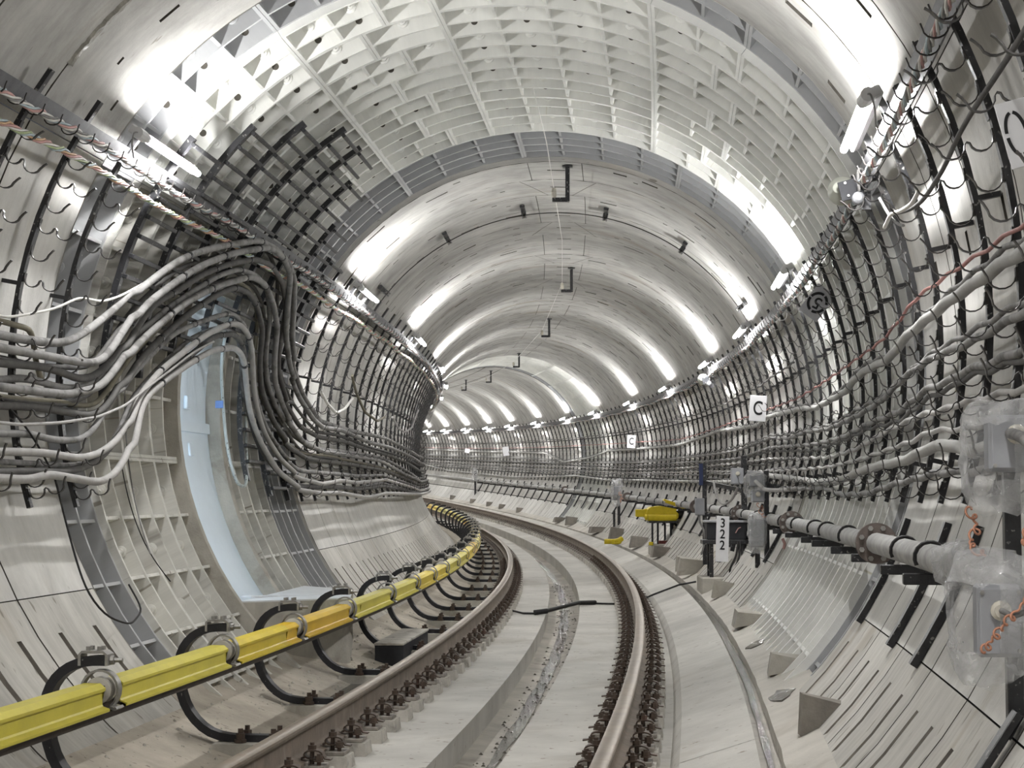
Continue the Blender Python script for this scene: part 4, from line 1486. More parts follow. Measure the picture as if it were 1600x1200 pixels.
# ---- lettered signs
def text_part(body, size, parent, Mx, mat='ink', extrude=.0015):
    c = bpy.data.curves.new('lettering', 'FONT')
    c.body = body
    c.size = size
    c.align_x = 'CENTER'
    c.align_y = 'CENTER'
    c.extrude = extrude
    c.offset = size * .014
    c.space_line = .78
    o = bpy.data.objects.new('glyphs', c)
    COL.objects.link(o)
    bpy.context.view_layer.update()
    me = bpy.data.meshes.new_from_object(o.evaluated_get(bpy.context.evaluated_depsgraph_get()))
    bpy.data.objects.remove(o)
    me.materials.clear()
    me.materials.append(M[mat])
    return link('lettering', me, parent, Mx)


def sign(label, s, lat, z, w, h, mat='sign', tilt=0.0, rot=0.0, post=True):
    """plate whose face looks back along the track"""
    Q = MAT(s, lat, z, rot) @ Matrix.Rotation(math.pi / 2, 4, 'X') @ Matrix.Rotation(tilt, 4, 'Z')
    t = thing('sign', label, 'sign', Q)
    mb = MB()
    mb.box((0, 0, 0), (w, h, .006), ch=.002)
    mb.build('plate', M[mat], t, Q)
    if post:
        mb = MB()
        mb.box((w * .3, 0, -.02), (.03, h * .9, .03))
        mb.build('back_bar', M['black'], t, Q)
    return t, Q


UP = Matrix.Translation((0, 0, .0035))
t, Q = sign('white sign with the single letter C on the right wall, the larger in view', 20.0, 2.235, .24, .185, .285, tilt=-.07)
text_part('C', .215, t, Q @ UP @ Matrix.Scale(.72, 4, (1, 0, 0)) @ Matrix.Translation((0, -.005, 0)))
t, Q = sign('smaller white sign with the letter C, farther down the right wall', 39.5, 2.235, .28, .185, .285, tilt=-.06)
text_part('C', .215, t, Q @ UP @ Matrix.Scale(.72, 4, (1, 0, 0)))
sign('small white sign plate far round the bend, the nearer of two', 65, 2.26, .21, .23, .33, tilt=.15)
sign('small white sign plate far round the bend, the farther of two', 74.1, 2.25, .22, .19, .18, tilt=-.2)
t, Q = sign('tall white number sign reading 3 2 2 from top to bottom', 20.55, 1.872, -1.215, .145, .515, tilt=-.035, post=False)
for i, d in enumerate('322'):
    text_part(d, .145, t, Q @ UP @ Matrix.Translation((0, .175 - .125 * i, 0)) @ Matrix.Scale(.85, 4, (1, 0, 0)))
mb = MB()
mb.box((-.03, -.25, -.03), (.05, .03, .05))
mb.build('holder', M['black'], t, Q)
# tilted grey plate with a ringed 5
t, Q = sign('tilted grey sign with the number 5 inside a broken ring, by the second lamp', 13.6, 2.215, .737, .165, .245, 'sign_grey', tilt=-.66)
mb = MB()
for a0, a1 in ((.35, 1.3), (1.5, 2.95), (3.1, 4.5), (4.75, 6.1)):
    mb.strap([(.066 * math.cos(a), .074 * math.sin(a), .001) for a in np.linspace(a0, a1, 10)], (0, 0, 1), .003, .020)
mb.build('ring', M['ink'], t, Q @ UP)
text_part('5', .125, t, Q @ UP @ Matrix.Rotation(math.pi + .15, 4, 'Z'))
# stencilled 01
t, Q = sign('white stencilled sign beginning with 01 at the upper right edge', 5.92, 2.41, .46, .30, .215, tilt=.25)


def stencil0(cx):
    mb = MB()
    for a0, a1 in ((.10, 1.42), (1.72, 3.04), (3.24, 4.56), (4.86, 6.18)):
        mb.strap([(cx + .030 * math.cos(a), .070 * math.sin(a), .0) for a in np.linspace(a0, a1, 12)], (0, 0, 1), .003, .0105)
    return mb


stencil0(-.106).build('lettering', M['ink'], t, Q @ UP)
mb = MB()
mb.strap([(-.060, .035, 0), (-.026, .070, 0)], (0, 0, 1), .003, .012)
mb.strap([(-.024, .072, 0), (-.024, .006, 0)], (0, 0, 1), .003, .0125)
mb.strap([(-.024, -.006, 0), (-.024, -.072, 0)], (0, 0, 1), .003, .0125)
mb.build('lettering', M['ink'], t, Q @ UP)


# ---- crumpled clear film: an open bag of real folds
def bag(label, Q, size, seed, open_front=True, taper=.75):
    r = random.Random(seed)
    hx, hy, hz = size[0] / 2, size[1] / 2, size[2] / 2
    t = thing('plastic_bag', label, 'plastic bag', Q, None)
    mb = MB()
    na, nz = 28, 11
    secs = []
    for i in range(nz + 1):
        f = i / nz
        z = -hz + 2 * hz * f
        w = 1.0 if .2 < f < .85 else (taper + (1 - taper) * (f / .2 if f <= .2 else (1 - f) / .15))
        ring_ = []
        for k in range(na):
            a = 2 * math.pi * k / na
            c, s_ = math.cos(a), math.sin(a)
            q = 1 / max(abs(c), abs(s_)) ** .75
            rr = w * q * (.88 + .10 * math.sin(3 * a + seed + 2 * f) + .07 * math.sin(7 * a + 5 * f + seed) + r.uniform(-.06, .06))
            ring_.append((hx * c * rr, hy * s_ * rr, z + hz * .12 * math.sin(2 * a + seed) * (1 if i in (0, nz) else .4) + r.uniform(-.05, .05) * hz))
        secs.append(ring_)
    n = na
    vs = [q for s in secs for q in s]
    fs = []
    for i in range(nz):
        for k in range(n):
            l = (k + 1) % n
            ang = 2 * math.pi * (k + .5) / na
            # the mouth: a gap looking back along the track (-y) in the upper middle
            if open_front and abs(ang - 1.5 * math.pi + .45) < .75 and 3 <= i <= 8:
                continue
            fs.append((i * n + k, i * n + l, (i + 1) * n + l, (i + 1) * n + k))
    mb.add(vs, fs)
    mb.add([(0, 0, secs[-1][0][2] + .01)] + list(secs[-1]), [(0, k + 1, (k + 1) % n + 1) for k in range(n)])
    mb.build('film', M['film'], t, Q, angle=70)
    return t


def junction_box(label, Q, size, mat='box_grey', gland=True, name='junction_box'):
    t = thing(name, label, 'box', Q)
    mb = MB()
    mb.box((0, 0, 0), size, ch=.008)
    mb.build('body', M[mat], t, Q)
    mb = MB()
    mb.box((0, -size[1] / 2 - .006, 0), (size[0] * .92, .012, size[2] * .92), ch=.004)
    mb.build('lid', M[mat], t, Q)
    for sx in (-1, 1):
        for sz in (-1, 1):
            mb = MB()
            mb.lathe(Q @ Matrix.Translation((sx * size[0] * .40, -size[1] / 2 - .012, sz * size[2] * .40)) @ Matrix.Rotation(math.pi / 2, 4, 'X'), [(.006, 0), (.006, .006)], 6)
            mb.build('screw', M['steel'], t)
    if gland:
        mb = MB()
        mb.lathe(Q @ Matrix.Translation((0, -size[1] / 2 - .012, .15 * size[2])) @ Matrix.Rotation(math.pi / 2, 4, 'X'), [(.026, 0), (.026, .012), (.018, .016), (.018, .03)], 14)
        mb.build('gland', M['insulator'], t)
    return t


def coil(label, pts, turns, rad, wr=.0035, mat='copper', name='coiled_wire'):
    t = thing(name, label, 'wire', Matrix.Translation(pts[0]))
    P = np.array(smooth(pts, 10))
    n = turns * 12
    U = np.linspace(0, len(P) - 1, n)
    X = np.stack([np.interp(U, range(len(P)), P[:, k]) for k in range(3)], 1)
    out = []
    for i, x in enumerate(X):
        a = 2 * math.pi * i / 12
        e = .55 + .45 * math.sin(i * .21)
        out.append((x[0] + rad * e * math.cos(a), x[1] + rad * e * .5 * math.sin(a), x[2] + rad * e * math.sin(a)))
    mb = MB()
    mb.tube(out, wr, 5)
    mb.build('strand', M[mat], t, angle=80)


# near post with two wrapped boxes
Q = MAT(5.25, 2.168, -1.35)
t = thing('equipment_post', 'black square post on a wall plate between the two wrapped boxes', 'post', Q)
mb = MB()
mb.box((0, 0, .43), (.044, .05, .90), ch=.003)
mb.build('upright', M['black'], t, Q)
a = math.radians(327)
Qp = MAT(5.20, 2.53 * math.cos(a), 2.53 * math.sin(a)) @ Matrix.Rotation(-a, 4, 'Y')
mb = MB()
mb.box((-.012, -.02, 0), (.024, .07, .20), ch=.003)
mb.build('wall_plate', M['black'], t, Qp)
mb = MB()
mb.box((.12, .0, .35), (.24, .03, .06))
mb.box((.12, .0, -.0), (.24, .03, .04))
mb.build('tie_bar', M['black'], t, Q)
QA = MAT(5.08, 2.15, -.57)
junction_box('grey box with a cream cable gland inside the upper plastic bag', QA, (.14, .10, .15))
bag('clear plastic bag wrapped round the grey box near the right edge, upper of two', MAT(5.06, 2.115, -.605), (.215, .20, .275), 3)
mb = MB()
t = thing('box_cable', 'thick grey cable leaving the cream gland of the upper wrapped box', 'cable', QA)
mb.tube(smooth([T(5.02, 2.135, -.545), T(4.92, 2.15, -.56), T(4.84, 2.175, -.60), T(4.76, 2.22, -.68), T(4.66, 2.27, -.80)], 5), .0155, 10)
mb.build('sheath', M['cable'], t, angle=80)
QB = MAT(4.98, 2.088, -1.03)
junction_box('grey box with a round gland inside the lower plastic bag', QB, (.115, .09, .185))
bag('clear plastic bag hanging open round the grey box near the right edge, lower of two', MAT(4.96, 2.06, -1.03), (.22, .18, .31), 8)
t = thing('box_cable', 'short bent grey lead in the gland of the lower wrapped box', 'cable', QB)
mb = MB()
mb.tube(smooth([T(4.92, 2.085, -1.00), T(4.87, 2.09, -1.002), T(4.85, 2.11, -1.01), T(4.86, 2.14, -1.0)], 5), .0075, 8)
mb.build('sheath', M['cable'], t, angle=80)
coil('copper coloured wire coil hanging in front of the lower wrapped box', [T(4.84, 2.15, -.965), T(4.84, 2.10, -1.015), T(4.85, 2.065, -1.06), T(4.86, 2.035, -1.10)], 9, .011)
coil('copper coloured wire coil hanging below the upper plastic bag', [T(5.10, 2.035, -.745), T(5.10, 2.055, -.79), T(5.08, 2.035, -.835), T(5.05, 2.07, -.865)], 7, .013)
coil('small copper wire coil at the right edge beside the black post', [T(4.95, 2.165, -.80), T(4.95, 2.155, -.825), T(4.93, 2.175, -.84)], 5, .013)
bag('crumpled plastic film tied round the end of the grey water pipe', MAT(6.5, 2.19, -.945), (.17, .55, .16), 5, open_front=False, taper=.55)

# ---- number-sign cluster
Q = MAT(20.9, 1.92, -1.80)
t = thing('plinth', 'pale concrete block under the dark relay box and number sign', 'concrete block', Q)
mb = MB()
mb.box((.0, .45, .03), (.53, .9, .20), ch=.012)
mb.build('block', M['block'], t, Q)
Q = MAT(21.0, 1.96, -1.14)
t = thing('relay_box', 'dark relay box with a pale lid on two legs behind the number sign', 'box', Q)
mb = MB()
mb.box((0, .25, 0), (.46, .42, .20), ch=.01)
mb.build('body', M['box_dark'], t, Q)
mb = MB()
mb.box((0, .25, .112), (.52, .48, .026), ch=.008)
mb.build('lid', M['box_grey'], t, Q)
mb = MB()
mb.box((0, .25, -.125), (.56, .5, .05), ch=.004)
mb.build('shelf', M['black'], t, Q)
for x, y in ((-.18, .05), (.185, .05), (-.18, .45), (.185, .45)):
    mb = MB()
    mb.box((x, y, -.345), (.045, .045, .40), ch=.003)
    mb.build('leg', M['black'], t, Q)
mb = MB()
mb.tube(smooth([(.1, .03, -.02), (.13, .02, .03), (.16, .02, .045)], 4), .006, 6)
mb.build('red_plug', M['wire_red'], t, Q)
for k in range(6):
    pts = [T(20.95 + .05 * k, 2.08 + .03 * k, -1.26), T(20.9, 2.05 + .035 * k, -1.42 - .02 * k), T(20.88, 1.98 + .05 * k, -1.58), T(20.9 + .06 * k, 2.02 + .02 * k, -1.69)]
    cable('black lead hanging in the bunch below the dark relay box', smooth(pts, 6), .012, 'rubber', 'leads below the relay box', 6, name='hanging_lead')
Q = MAT(23.4, 1.875, -1.62)
t = thing('equipment_post', 'tall black post with a dark blue plate, behind the number sign', 'post', Q)
mb = MB()
mb.box((0, 0, .64), (.055, .06, 1.30), ch=.003)
mb.build('upright', M['black'], t, Q)
mb = MB()
mb.box((-.045, -.02, 1.15), (.05, .04, .28), ch=.003)
mb.build('blue_plate', M['blue'], t, Q)
mb = MB()
mb.strap([(0, 0, 1.05), (.25, -.6, .98), (.42, -1.1, .93)], (0, 0, 1), .05, .05)
mb.build('tie_bar', M['black'], t, Q)
junction_box('small grey box fixed to the tall black post above the pipe', MAT(23.3, 1.805, -.885), (.12, .10, .22), gland=False)
t = thing('box_cable', 'grey lead drooping from the small box on the tall black post', 'cable', MAT(23.3, 1.8, -1.0))
mb = MB()
mb.tube(smooth([T(23.3, 1.80, -.99), T(23.25, 1.80, -1.08), T(23.2, 1.85, -1.2), T(23.3, 1.86, -1.35), T(23.3, 1.82, -1.5)], 5), .013, 8)
mb.build('sheath', M['cable'], t, angle=80)
Q = MAT(21.9, 2.24, -1.2)
t = thing('equipment_post', 'short black post with a grey box, right of the number sign', 'post', Q)
mb = MB()
mb.box((0, 0, .42), (.07, .06, 1.05), ch=.003)
mb.build('upright', M['black'], t, Q)
mb = MB()
mb.strap([(0, -.02, .35), (-.12, -.1, -.05), (-.16, -.1, -.2)], (0, 1, 0), .04, .05)
mb.build('brace', M['black'], t, Q)
junction_box('grey switch box on the short black post above the relay box', MAT(21.85, 2.155, -.50), (.15, .12, .20), mat='box_grey')
t = thing('drooping_cable', 'pale cable drooping in a loop between two black posts', 'cable', MAT(22.5, 1.95, -.7))
mb = MB()
mb.tube(smooth([T(22.6, 1.93, -.58), T(22.5, 1.96, -.75), T(22.4, 2.03, -.84), T(22.2, 2.12, -.78), T(22.1, 2.18, -.64)], 6), .015, 8)
mb.build('sheath', M['cable_light'], t, angle=80)
Q = MAT(18.3, 2.165, -1.42)
t = thing('equipment_post', 'black post with two wrapped boxes, just past the pipe flange', 'post', Q)
mb = MB()
mb.box((0, 0, .47), (.05, .06, .97), ch=.003)
mb.build('upright', M['black'], t, Q)
mb = MB()
mb.box((-.07, .3, .12), (.05, .05, .30), ch=.003)
mb.build('rear_leg', M['black'], t, Q)
mb = MB()
mb.strap([(0, 0, .80), (.18, -.1, .765), (.33, -.15, .735)], (0, 1, 0), .05, .06)
mb.build('tie_bar', M['black'], t, Q)
mb = MB()
mb.box((.02, -.02, -.05), (.09, .08, .03), Matrix.Rotation(.6, 3, 'Y'))
mb.build('wall_plate', M['black'], t, Q)
junction_box('grey signal device between two plastic wraps on the black post', MAT(18.2, 2.07, -.72), (.13, .12, .12))
junction_box('grey box inside the upper plastic wrap on the black post', MAT(18.25, 2.07, -.565), (.15, .12, .12), gland=False)
bag('torn plastic film over the upper box on the post past the pipe flange', MAT(18.22, 2.045, -.60), (.23, .20, .24), 12)
junction_box('grey box inside the lower plastic wrap on the black post', MAT(18.2, 2.06, -1.09), (.14, .12, .28), gland=False)
bag('clear plastic bag wrapped round the lower box on the post past the pipe flange', MAT(18.18, 2.06, -1.09), (.19, .18, .37), 15, open_front=False)
coil('copper wires tangled below the grey device on the black post', [T(18.1, 2.06, -.80), T(18.1, 2.12, -.84), T(18.1, 2.08, -.88), T(18.1, 2.13, -.91)], 6, .02)
t = thing('box_cable', 'pale grey cable running from the wrapped device to the wall hooks', 'cable', MAT(18.2, 2.05, -.6))
mb = MB()
mb.tube(smooth([T(18.1, 2.04, -.57), T(18.05, 2.09, -.62), T(18.0, 2.14, -.655), T(17.6, 2.25, -.66), T(16.8, 2.40, -.645), T(16.0, 2.42, -.64)], 6), .02, 8)
mb.build('sheath', M['cable_light'], t, angle=80)
t = thing('small_lever', 'small red lever beside the lower wrapped box', 'lever', MAT(17.4, 2.26, -1.17))
mb = MB()
mb.tube([T(17.4, 2.24, -1.12), T(17.4, 2.26, -1.17), T(17.4, 2.25, -1.22)], .014, 6)
mb.build('grip', M['wire_red'], t)

# far equipment post with wrapped box
Q = MAT(40, 2.01, -1.55)
t = thing('equipment_post', 'black post with torn plastic film, beyond the yellow machine', 'post', Q)
mb = MB()
mb.box((0, 0, .48), (.06, .06, 1.0))
mb.box((-.13, -.2, .12), (.05, .05, .36))
mb.build('upright', M['black'], t, Q)
junction_box('grey box on the post beyond the yellow machine', MAT(39.6, 1.93, -.80), (.16, .12, .2), gland=False)
bag('torn plastic film hanging on the post beyond the yellow machine', MAT(39.5, 1.90, -.84), (.27, .22, .55), 21)
coil('copper wires hanging on the post beyond the yellow machine', [T(39.3, 1.95, -.85), T(39.3, 1.99, -.95), T(39.3, 1.96, -1.05)], 5, .03, .006)
Q = MAT(71, 2.06, -1.5)
t = thing('equipment_post', 'black post with a plastic wrap far round the bend', 'post', Q)
mb = MB()
mb.box((0, 0, .45), (.07, .07, .95))
mb.build('upright', M['black'], t, Q)
bag('plastic film on the post far round the bend', MAT(70.8, 2.0, -.72), (.22, .2, .5), 25)

# ---- yellow machine on its stand
Q = MAT(31.2, 1.93, -1.65)
t = thing('plinth', 'grey concrete plinth under the yellow machine stand', 'concrete block', Q)
mb = MB()
mb.box((0, .2, -.13), (.42, .7, .27), ch=.012)
mb.build('block', M['block'], t, Q)
t = thing('machine_stand', 'grey steel legs between the concrete plinth and the yellow machine', 'stand', Q)
for x, y in ((-.19, -.08), (-.09, -.02), (.06, .25), (.13, -.08), (.20, .35)):
    mb = MB()
    mb.box((x, y, .185), (.032, .035, .38), ch=.002)
    mb.build('leg', M['box_dark'], t, Q)
mb = MB()
mb.box((.0, .1, .385), (.50, .5, .03), ch=.004)
mb.build('top_plate', M['black'], t, Q)
mb = MB()
mb.strap([(.2, 0, .37), (.3, .1, .25), (.42, .2, .12)], (0, 1, 0), .04, .04)
mb.build('brace', M['black'], t, Q)
t = thing('yellow_machine', 'yellow motor-driven machine with stepped ends on a steel stand', 'machine', MAT(31.2, 1.88, -1.24))
Q = MAT(31.2, 1.88, -1.24)
mb = MB()
pr = [(-.21, 0), (.26, 0), (.31, .05), (.31, .12), (.27, .16), (.28, .20), (.0, .255), (-.16, .235), (-.22, .19), (-.25, .10)]
mb.loft([[(x, y, z) for x, z in pr] for y in (-.10, -.08, .42, .44)])
mb.build('casing', M['yellow_machine'], t, Q)
mb = MB()
mb.tube([(-.22, -.12, .05), (.27, -.12, .05)], .055, 14)
mb.build('cylinder', M['yellow_machine'], t, Q)
mb = MB()
mb.box((-.33, .05, .13), (.18, .14, .13), ch=.01)
mb.box((-.245, .05, .12), (.05, .2, .17), ch=.01)
mb.lathe(Matrix.Translation((-.27, -.12, .06)) @ Matrix.Rotation(math.pi / 2, 4, 'Y'), [(.045, 0), (.045, .04), (.02, .04)], 10)
mb.build('drive_end', M['yellow_machine'], t, Q)
mb = MB()
mb.box((.30, .1, .285), (.48, .22, .030), Matrix.Rotation(.32, 3, 'Y'), ch=.004)
mb.box((.30, .0, .26), (.44, .03, .04), Matrix.Rotation(.32, 3, 'Y'))
mb.build('lid', M['yellow_machine'], t, Q)
mb = MB()
mb.tube([(.29, .05, .10), (.40, .05, .10), (.52, .08, .08)], [.075, .07, .06], 14)
mb.build('rubber_sleeve', M['rubber'], t, Q)
mb = MB()
mb.box((-.17, -.12, -.395), (.07, .08, .06), ch=.005)
mb.build('foot_block', M['yellow_machine'], t, Q)
t = thing('beam', 'short red-brown beam lying on the plinth of the yellow machine', 'beam', MAT(31.1, 1.94, -1.62))
mb = MB()
mb.box((0, 0, 0), (.19, .06, .05), ch=.004)
mb.box((0, 0, .025), (.19, .09, .008))
mb.build('bar', surface('red_brown_paint', (.12, .03, .025), .2, 'World', (1, 1, 1), 9, .6), t, MAT(31.1, 1.94, -1.61))
Q = MAT(36.6, 1.50, -1.865)
t = thing('yellow_hose', 'bundled yellow object lying on the walkway before the yellow machine', 'hose', Q)
mb = MB()
mb.tube([(-.16, 0, .065), (.06, 0, .065)], .052, 12)
mb.box((.01, -.02, .06), (.06, .13, .10), ch=.01)
mb.build('body', M['yellow_machine'], t, Q)
mb = MB()
mb.tube(smooth([(.05, 0, .065), (.13, .02, .08), (.20, .06, .12)], 4), .055, 12)
mb.tube(smooth([(.04, -.03, .03), (.12, -.03, .03), (.17, .0, .05)], 4), .025, 8)
mb.build('bent_end', M['yellow_machine'], t, Q)

# ---- horns
for s, lat, z, lab, sc in ((9.8, 2.085, .935, 'cream loudspeaker horn with a dark bolted plate above the right wire tray', 1.0), (25.7, 2.10, .89, 'smaller cream loudspeaker horn farther along the right wire tray', 1.0)):
    Q = MAT(s, lat, z)
    t = thing('loudspeaker', lab, 'loudspeaker', Q)
    mb = MB()
    mb.lathe(Q @ Matrix.Translation((-.03, .12, .02)) @ Matrix.Rotation(math.pi / 2, 4, 'X') @ Matrix.Rotation(-.25, 4, 'Y'), [(.072, -.04), (.080, -.035), (.079, -.02), (.070, .01), (.045, .05), (.03, .09), (.02, .095)], 22)
    mb.build('horn', M['horn'], t)
    mb = MB()
    mb.box((.015, -.03, .0), (.135, .012, .105), Matrix.Rotation(-.25, 3, 'Y'), ch=.002)
    mb.build('plate', M['box_dark'], t, Q)
    for x in (-.045, .045):
        for zz in (-.035, .035):
            mb = MB()
            mb.lathe(Q @ Matrix.Rotation(-.25, 4, 'Y') @ Matrix.Translation((x + .03, -.04, zz)) @ Matrix.Rotation(math.pi / 2, 4, 'X'), [(.007, 0), (.007, .008)], 6)
            mb.build('bolt', M['steel'], t)
    mb = MB()
    mb.lathe(Q @ Matrix.Translation((.045, -.06, -.055)) @ Matrix.Rotation(math.pi / 2, 4, 'X'), [(.034, -.03), (.034, .01), (.028, .02), (.015, .03)], 14)
    mb.build('junction_cap', M['box_grey'], t)
    mb = MB()
    mb.box((.10, 0, .045), (.12, .05, .012), Matrix.Rotation(-.25, 3, 'Y'))
    mb.box((.09, .0, -.06), (.05, .04, .10))
    mb.build('mount', M['tray'], t, Q)
    mb = MB()
    mb.tube(smooth([(.05, -.06, -.02), (.045, -.06, .06), (.05, -.05, .10), (.075, -.03, .10), (.09, 0, .06)], 5), .008, 8)
    mb.build('lead', M['cable'], t, Q)
cable('white cable end resting on the hooks right of the loudspeaker', along([(8.0, 15.5), (8.3, 15.2), (8.7, 16), (9.0, 17.0), (9.35, 16.6)], 2.32, .05), .010, 'wire_white', None, 7, name='loose_cable')
cable('grey lead sagging from the loudspeaker down to the hooks', along([(9.25, 20), (9.2, 17.8), (9.0, 15.5), (8.8, 14.6)], 2.33, .05), .008, 'cable', None, 6, name='loose_cable')

# ------------------------------------------------------------------ things on the floor
# passage step on the left with a whitewashed top and a loose board
t = thing('passage_step', 'concrete step with a whitewashed top in front of the pale blue door', 'step', MAT(14.2, -1.7, -2.08))
PLAN = [(13.12, -2.02), (13.16, -1.93), (14.10, -1.42), (14.2, -1.40), (15.3, -1.56), (15.3, -1.98)]
mb = MB()
mb.loft([[T(s, l, -2.12) for s, l in PLAN], [T(s, l, -1.51 + .03 * (l < -1.9)) for s, l in PLAN]])
mb.build('block', M['block'], t)
mb = MB()
mb.loft([[T(s, l, -1.512 + .03 * (l < -1.9)) for s, l in PLAN], [T(s, l, -1.500 + .03 * (l < -1.9)) for s, l in PLAN]])
mb.build('whitewash_top', M['whitewash'], t)
Q = MAT(13.9, -1.86, -1.475) @ Matrix.Rotation(-.45, 4, 'Z') @ Matrix.Rotation(-.03, 4, 'X')
t = thing('board', 'thin white board lying askew on the step by the door', 'board', Q)
mb = MB()
mb.box((0, 0, 0), (.10, .95, .014), ch=.002)
mb.build('plank', M['whitewash'], t, Q)
Q = MAT(15.7, -1.185, -2.105)
t = thing('track_box', 'low dark box with a grey top beside the left rail', 'box', Q)
mb = MB()
mb.box((0, 0, .085), (.235, 1.75, .17), ch=.006)
mb.build('body', M['box_dark'], t, Q)
mb = MB()
mb.box((0, 0, .178), (.245, 1.77, .02), ch=.004)
mb.build('lid', M['pad'], t, Q)
# short bonding cable with a sleeve across the track
t = thing('cross_cable', 'black cable with a thick sleeve crossing both rails and the drain', 'cable', MAT(21.5, .1, -2.05))
mb = MB()
mb.tube([T(s, l, z) for s, l, z in ((21.2, -.55, -2.07), (20.95, -.40, -2.085), (20.85, -.25, -2.08))], .012, 8)
mb.tube([T(s, l, z) for s, l, z in ((22.2, .42, -2.05), (22.1, .6, -2.05), (22.0, .8, -2.045), (22.5, 1.0, -2.04), (22.8, 1.15, -1.99), (22.9, 1.5, -1.865), (22.85, 1.72, -1.82))], .012, 8)
mb.build('lead', M['rubber'], t, angle=80)
mb = MB()
mb.tube([T(20.85, -.27, -2.07), T(20.9, -.12, -2.055)], .030, 10)
mb.tube([T(20.9, -.13, -2.055), T(21.95, .25, -2.025)], .024, 10)
mb.tube([T(21.95, .25, -2.03), T(22.2, .44, -2.04)], .028, 10)
mb.build('sleeve', M['rubber'], t, angle=80)


# concrete wedges at the foot of the right wall
def wedge(s, lab, w=.16, h=.19, d=.20, mat='stone', lat=1.80):
    Q = MAT(s, lat, -1.80)
    t = thing('wedge', lab, 'wedge', Q, 'wedges along the foot of the right wall')
    mb = MB()
    j = lambda: rnd.uniform(-.012, .012)
    mb.loft([[(-w + j(), y, -.02), (.05, y, .01), (.13 + j(), y, h * .82 + j()), (-w * .8 + j(), y, h + j())] for y in (-d / 2, d / 2)])
    mb.build('block', M[mat], t, Q, angle=20)


for s, lab, w, h, d in ((8.75, 'brown concrete wedge at the foot of the right wall, nearest of all', .07, .17, .09), (19.6, 'pale concrete wedge under the pipe just before the relay box', .11, .17, .16),
                        (24.3, 'pale triangular wedge at the foot of the tall black post', .22, .22, .18), (25.4, 'second pale triangular wedge behind the tall post', .18, .2, .18),
                        (30.0, 'rough dark lump at the foot of the wall before the yellow machine', .18, .17, .3), (34.0, 'dark lump at the foot of the wall behind the plinth', .2, .2, .3),
                        (38.3, 'dark wedge just behind the bundled yellow object', .2, .24, .25), (42.0, 'brown flat lump lying beyond the bundled yellow object', .25, .14, .5), (47.5, 'grey wedge beyond the black post with torn film', .2, .22, .3),
                        (50, 'grey flat lump beyond the black post with torn film', .2, .12, .4), (59, 'small wedge far along the foot of the right wall, nearest of the far row', .12, .16, .16), (63, 'small wedge far along the wall, second of the far row', .12, .16, .16), (66, 'small wedge far along the wall, third of the far row', .12, .16, .16),
                        (70, 'small wedge far along the wall, fourth of the far row', .12, .16, .16), (75, 'small wedge far along the wall, fifth of the far row', .12, .16, .16), (11.6, 'rough pale rubble lump at the foot of the ribbed wall', .09, .11, .25), (15.6, 'rough pale lump at the foot of the ribbed wall, farther one', .14, .12, .35)):
    wedge(s, lab, w, h, d, 'block' if 'pale' in lab else 'stone')

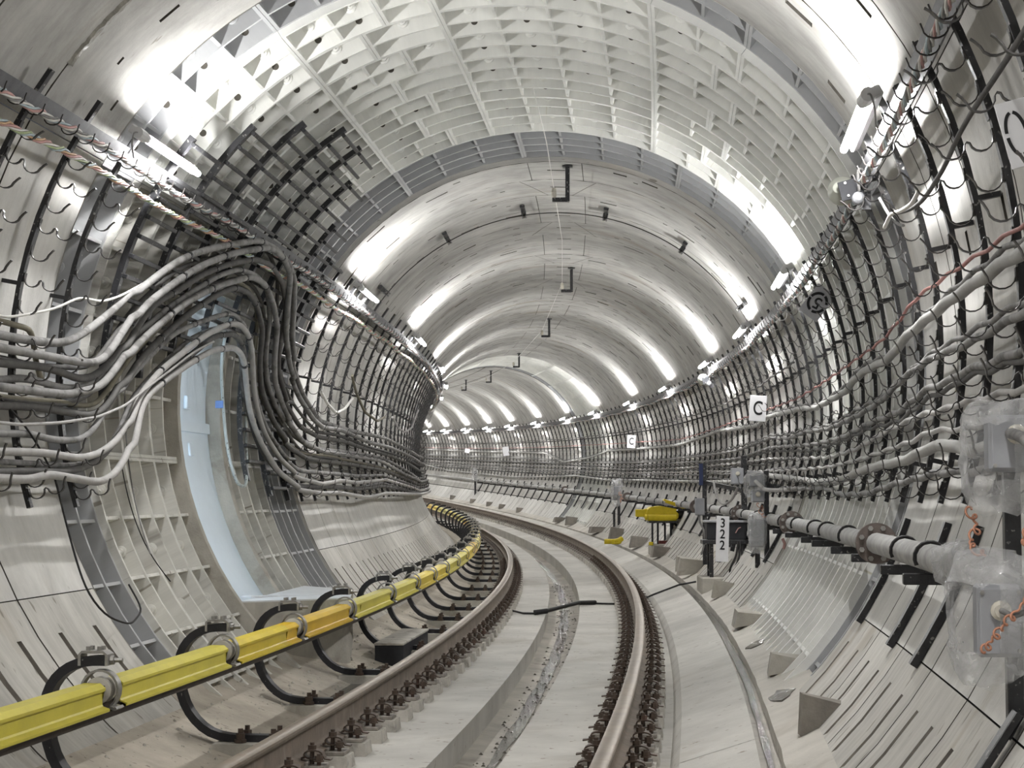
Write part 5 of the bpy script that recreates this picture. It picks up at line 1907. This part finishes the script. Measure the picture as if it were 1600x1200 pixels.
# puddles and dust
for s0, s1, l0, l1, z, lab in ((10.15, 10.75, 1.655, 1.82, -1.822, 'pale shining puddle on the walkway by the gutter, nearest one'), (13.6, 14.0, 1.65, 1.83, -1.822, 'thin puddle across the walkway, the farther one')):
    mb = MB()
    n = 14
    ring_ = []
    for k in range(n):
        a = 2 * math.pi * k / n
        rr = .8 + rnd.uniform(-.2, .2)
        l = (l0 + l1) / 2 + (l1 - l0) / 2 * rr * math.cos(a)
        zz = -1.868 + (l - 1.64) * .47 + .006
        ring_.append(T((s0 + s1) / 2 + (s1 - s0) / 2 * rr * math.sin(a), l, zz))
    c = np.mean(np.array(ring_), 0)
    mb.add([tuple(c)] + ring_ + [(q[0], q[1], q[2] - .01) for q in ring_], [(0, 1 + k, 1 + (k + 1) % n) for k in range(n)] + [(1 + k, 1 + n + k, 1 + n + (k + 1) % n, 1 + (k + 1) % n) for k in range(n)])
    o = mb.build('puddle', M['water'], None)
    o['kind'] = 'stuff'
    o['label'] = lab
    o['category'] = 'puddle'
for s0, s1, l0, l1, lab in ((12.2, 14.6, -1.32, -1.10, 'wet pool on the dusty floor between the step and the dark box'),):
    wet('puddle', s0, s1, l0, l1, -2.075, lab, .05)
# crumbs of mortar scattered along the left floor
mb = MB()
for _ in range(420):
    s, l = rnd.uniform(8, 20), rnd.uniform(-1.62, -1.02)
    z = np.interp(l, [-1.72, -1.45, -1.15, -.985], [-1.90, -2.0, -2.10, -2.11])
    r = rnd.choice((.004, .006, .008, .014))
    p = Vector(T(s, l, z))
    mb.add([p + Vector(v) * r for v in ((1, 0, 0), (-1, .3, 0), (0, 1, .1), (.2, -1, 0), (0, 0, 1))], [(0, 2, 4), (2, 1, 4), (1, 3, 4), (3, 0, 4)])
o = mb.build('rubble', M['block'], None, smooth=False)
tag(o, 'loose crumbs of mortar scattered on the dusty floor left of the track', 'rubble', kind='stuff')
mb = MB()
for _ in range(520):
    s, l = rnd.uniform(7.5, 30), rnd.uniform(-.05, .2)
    r = rnd.choice((.004, .006, .009, .015))
    q = Vector(T(s, l, -2.268))
    mb.add([q + Vector(v) * r for v in ((1, 0, 0), (-1, .3, 0), (0, 1, .1), (.2, -1, 0), (0, 0, 1))], [(0, 2, 4), (2, 1, 4), (1, 3, 4), (3, 0, 4)])
o = mb.build('grit', M['groove'], None, smooth=False)
tag(o, 'dark grit scattered along the bottom of the central drain', 'grit', kind='stuff')
t = thing('batten', 'long beige batten lying on the floor beside the left rail', 'batten', MAT(9.6, -1.17, -2.09))
mb = MB()
mb.loft([[T(s, l - .028, -2.098), T(s, l + .028, -2.098), T(s, l + .028, -2.08), T(s, l - .028, -2.08)] for s, l in ((7.6, -1.19), (9.4, -1.17), (11.2, -1.155))])
mb.build('plank', M['beige'], t)
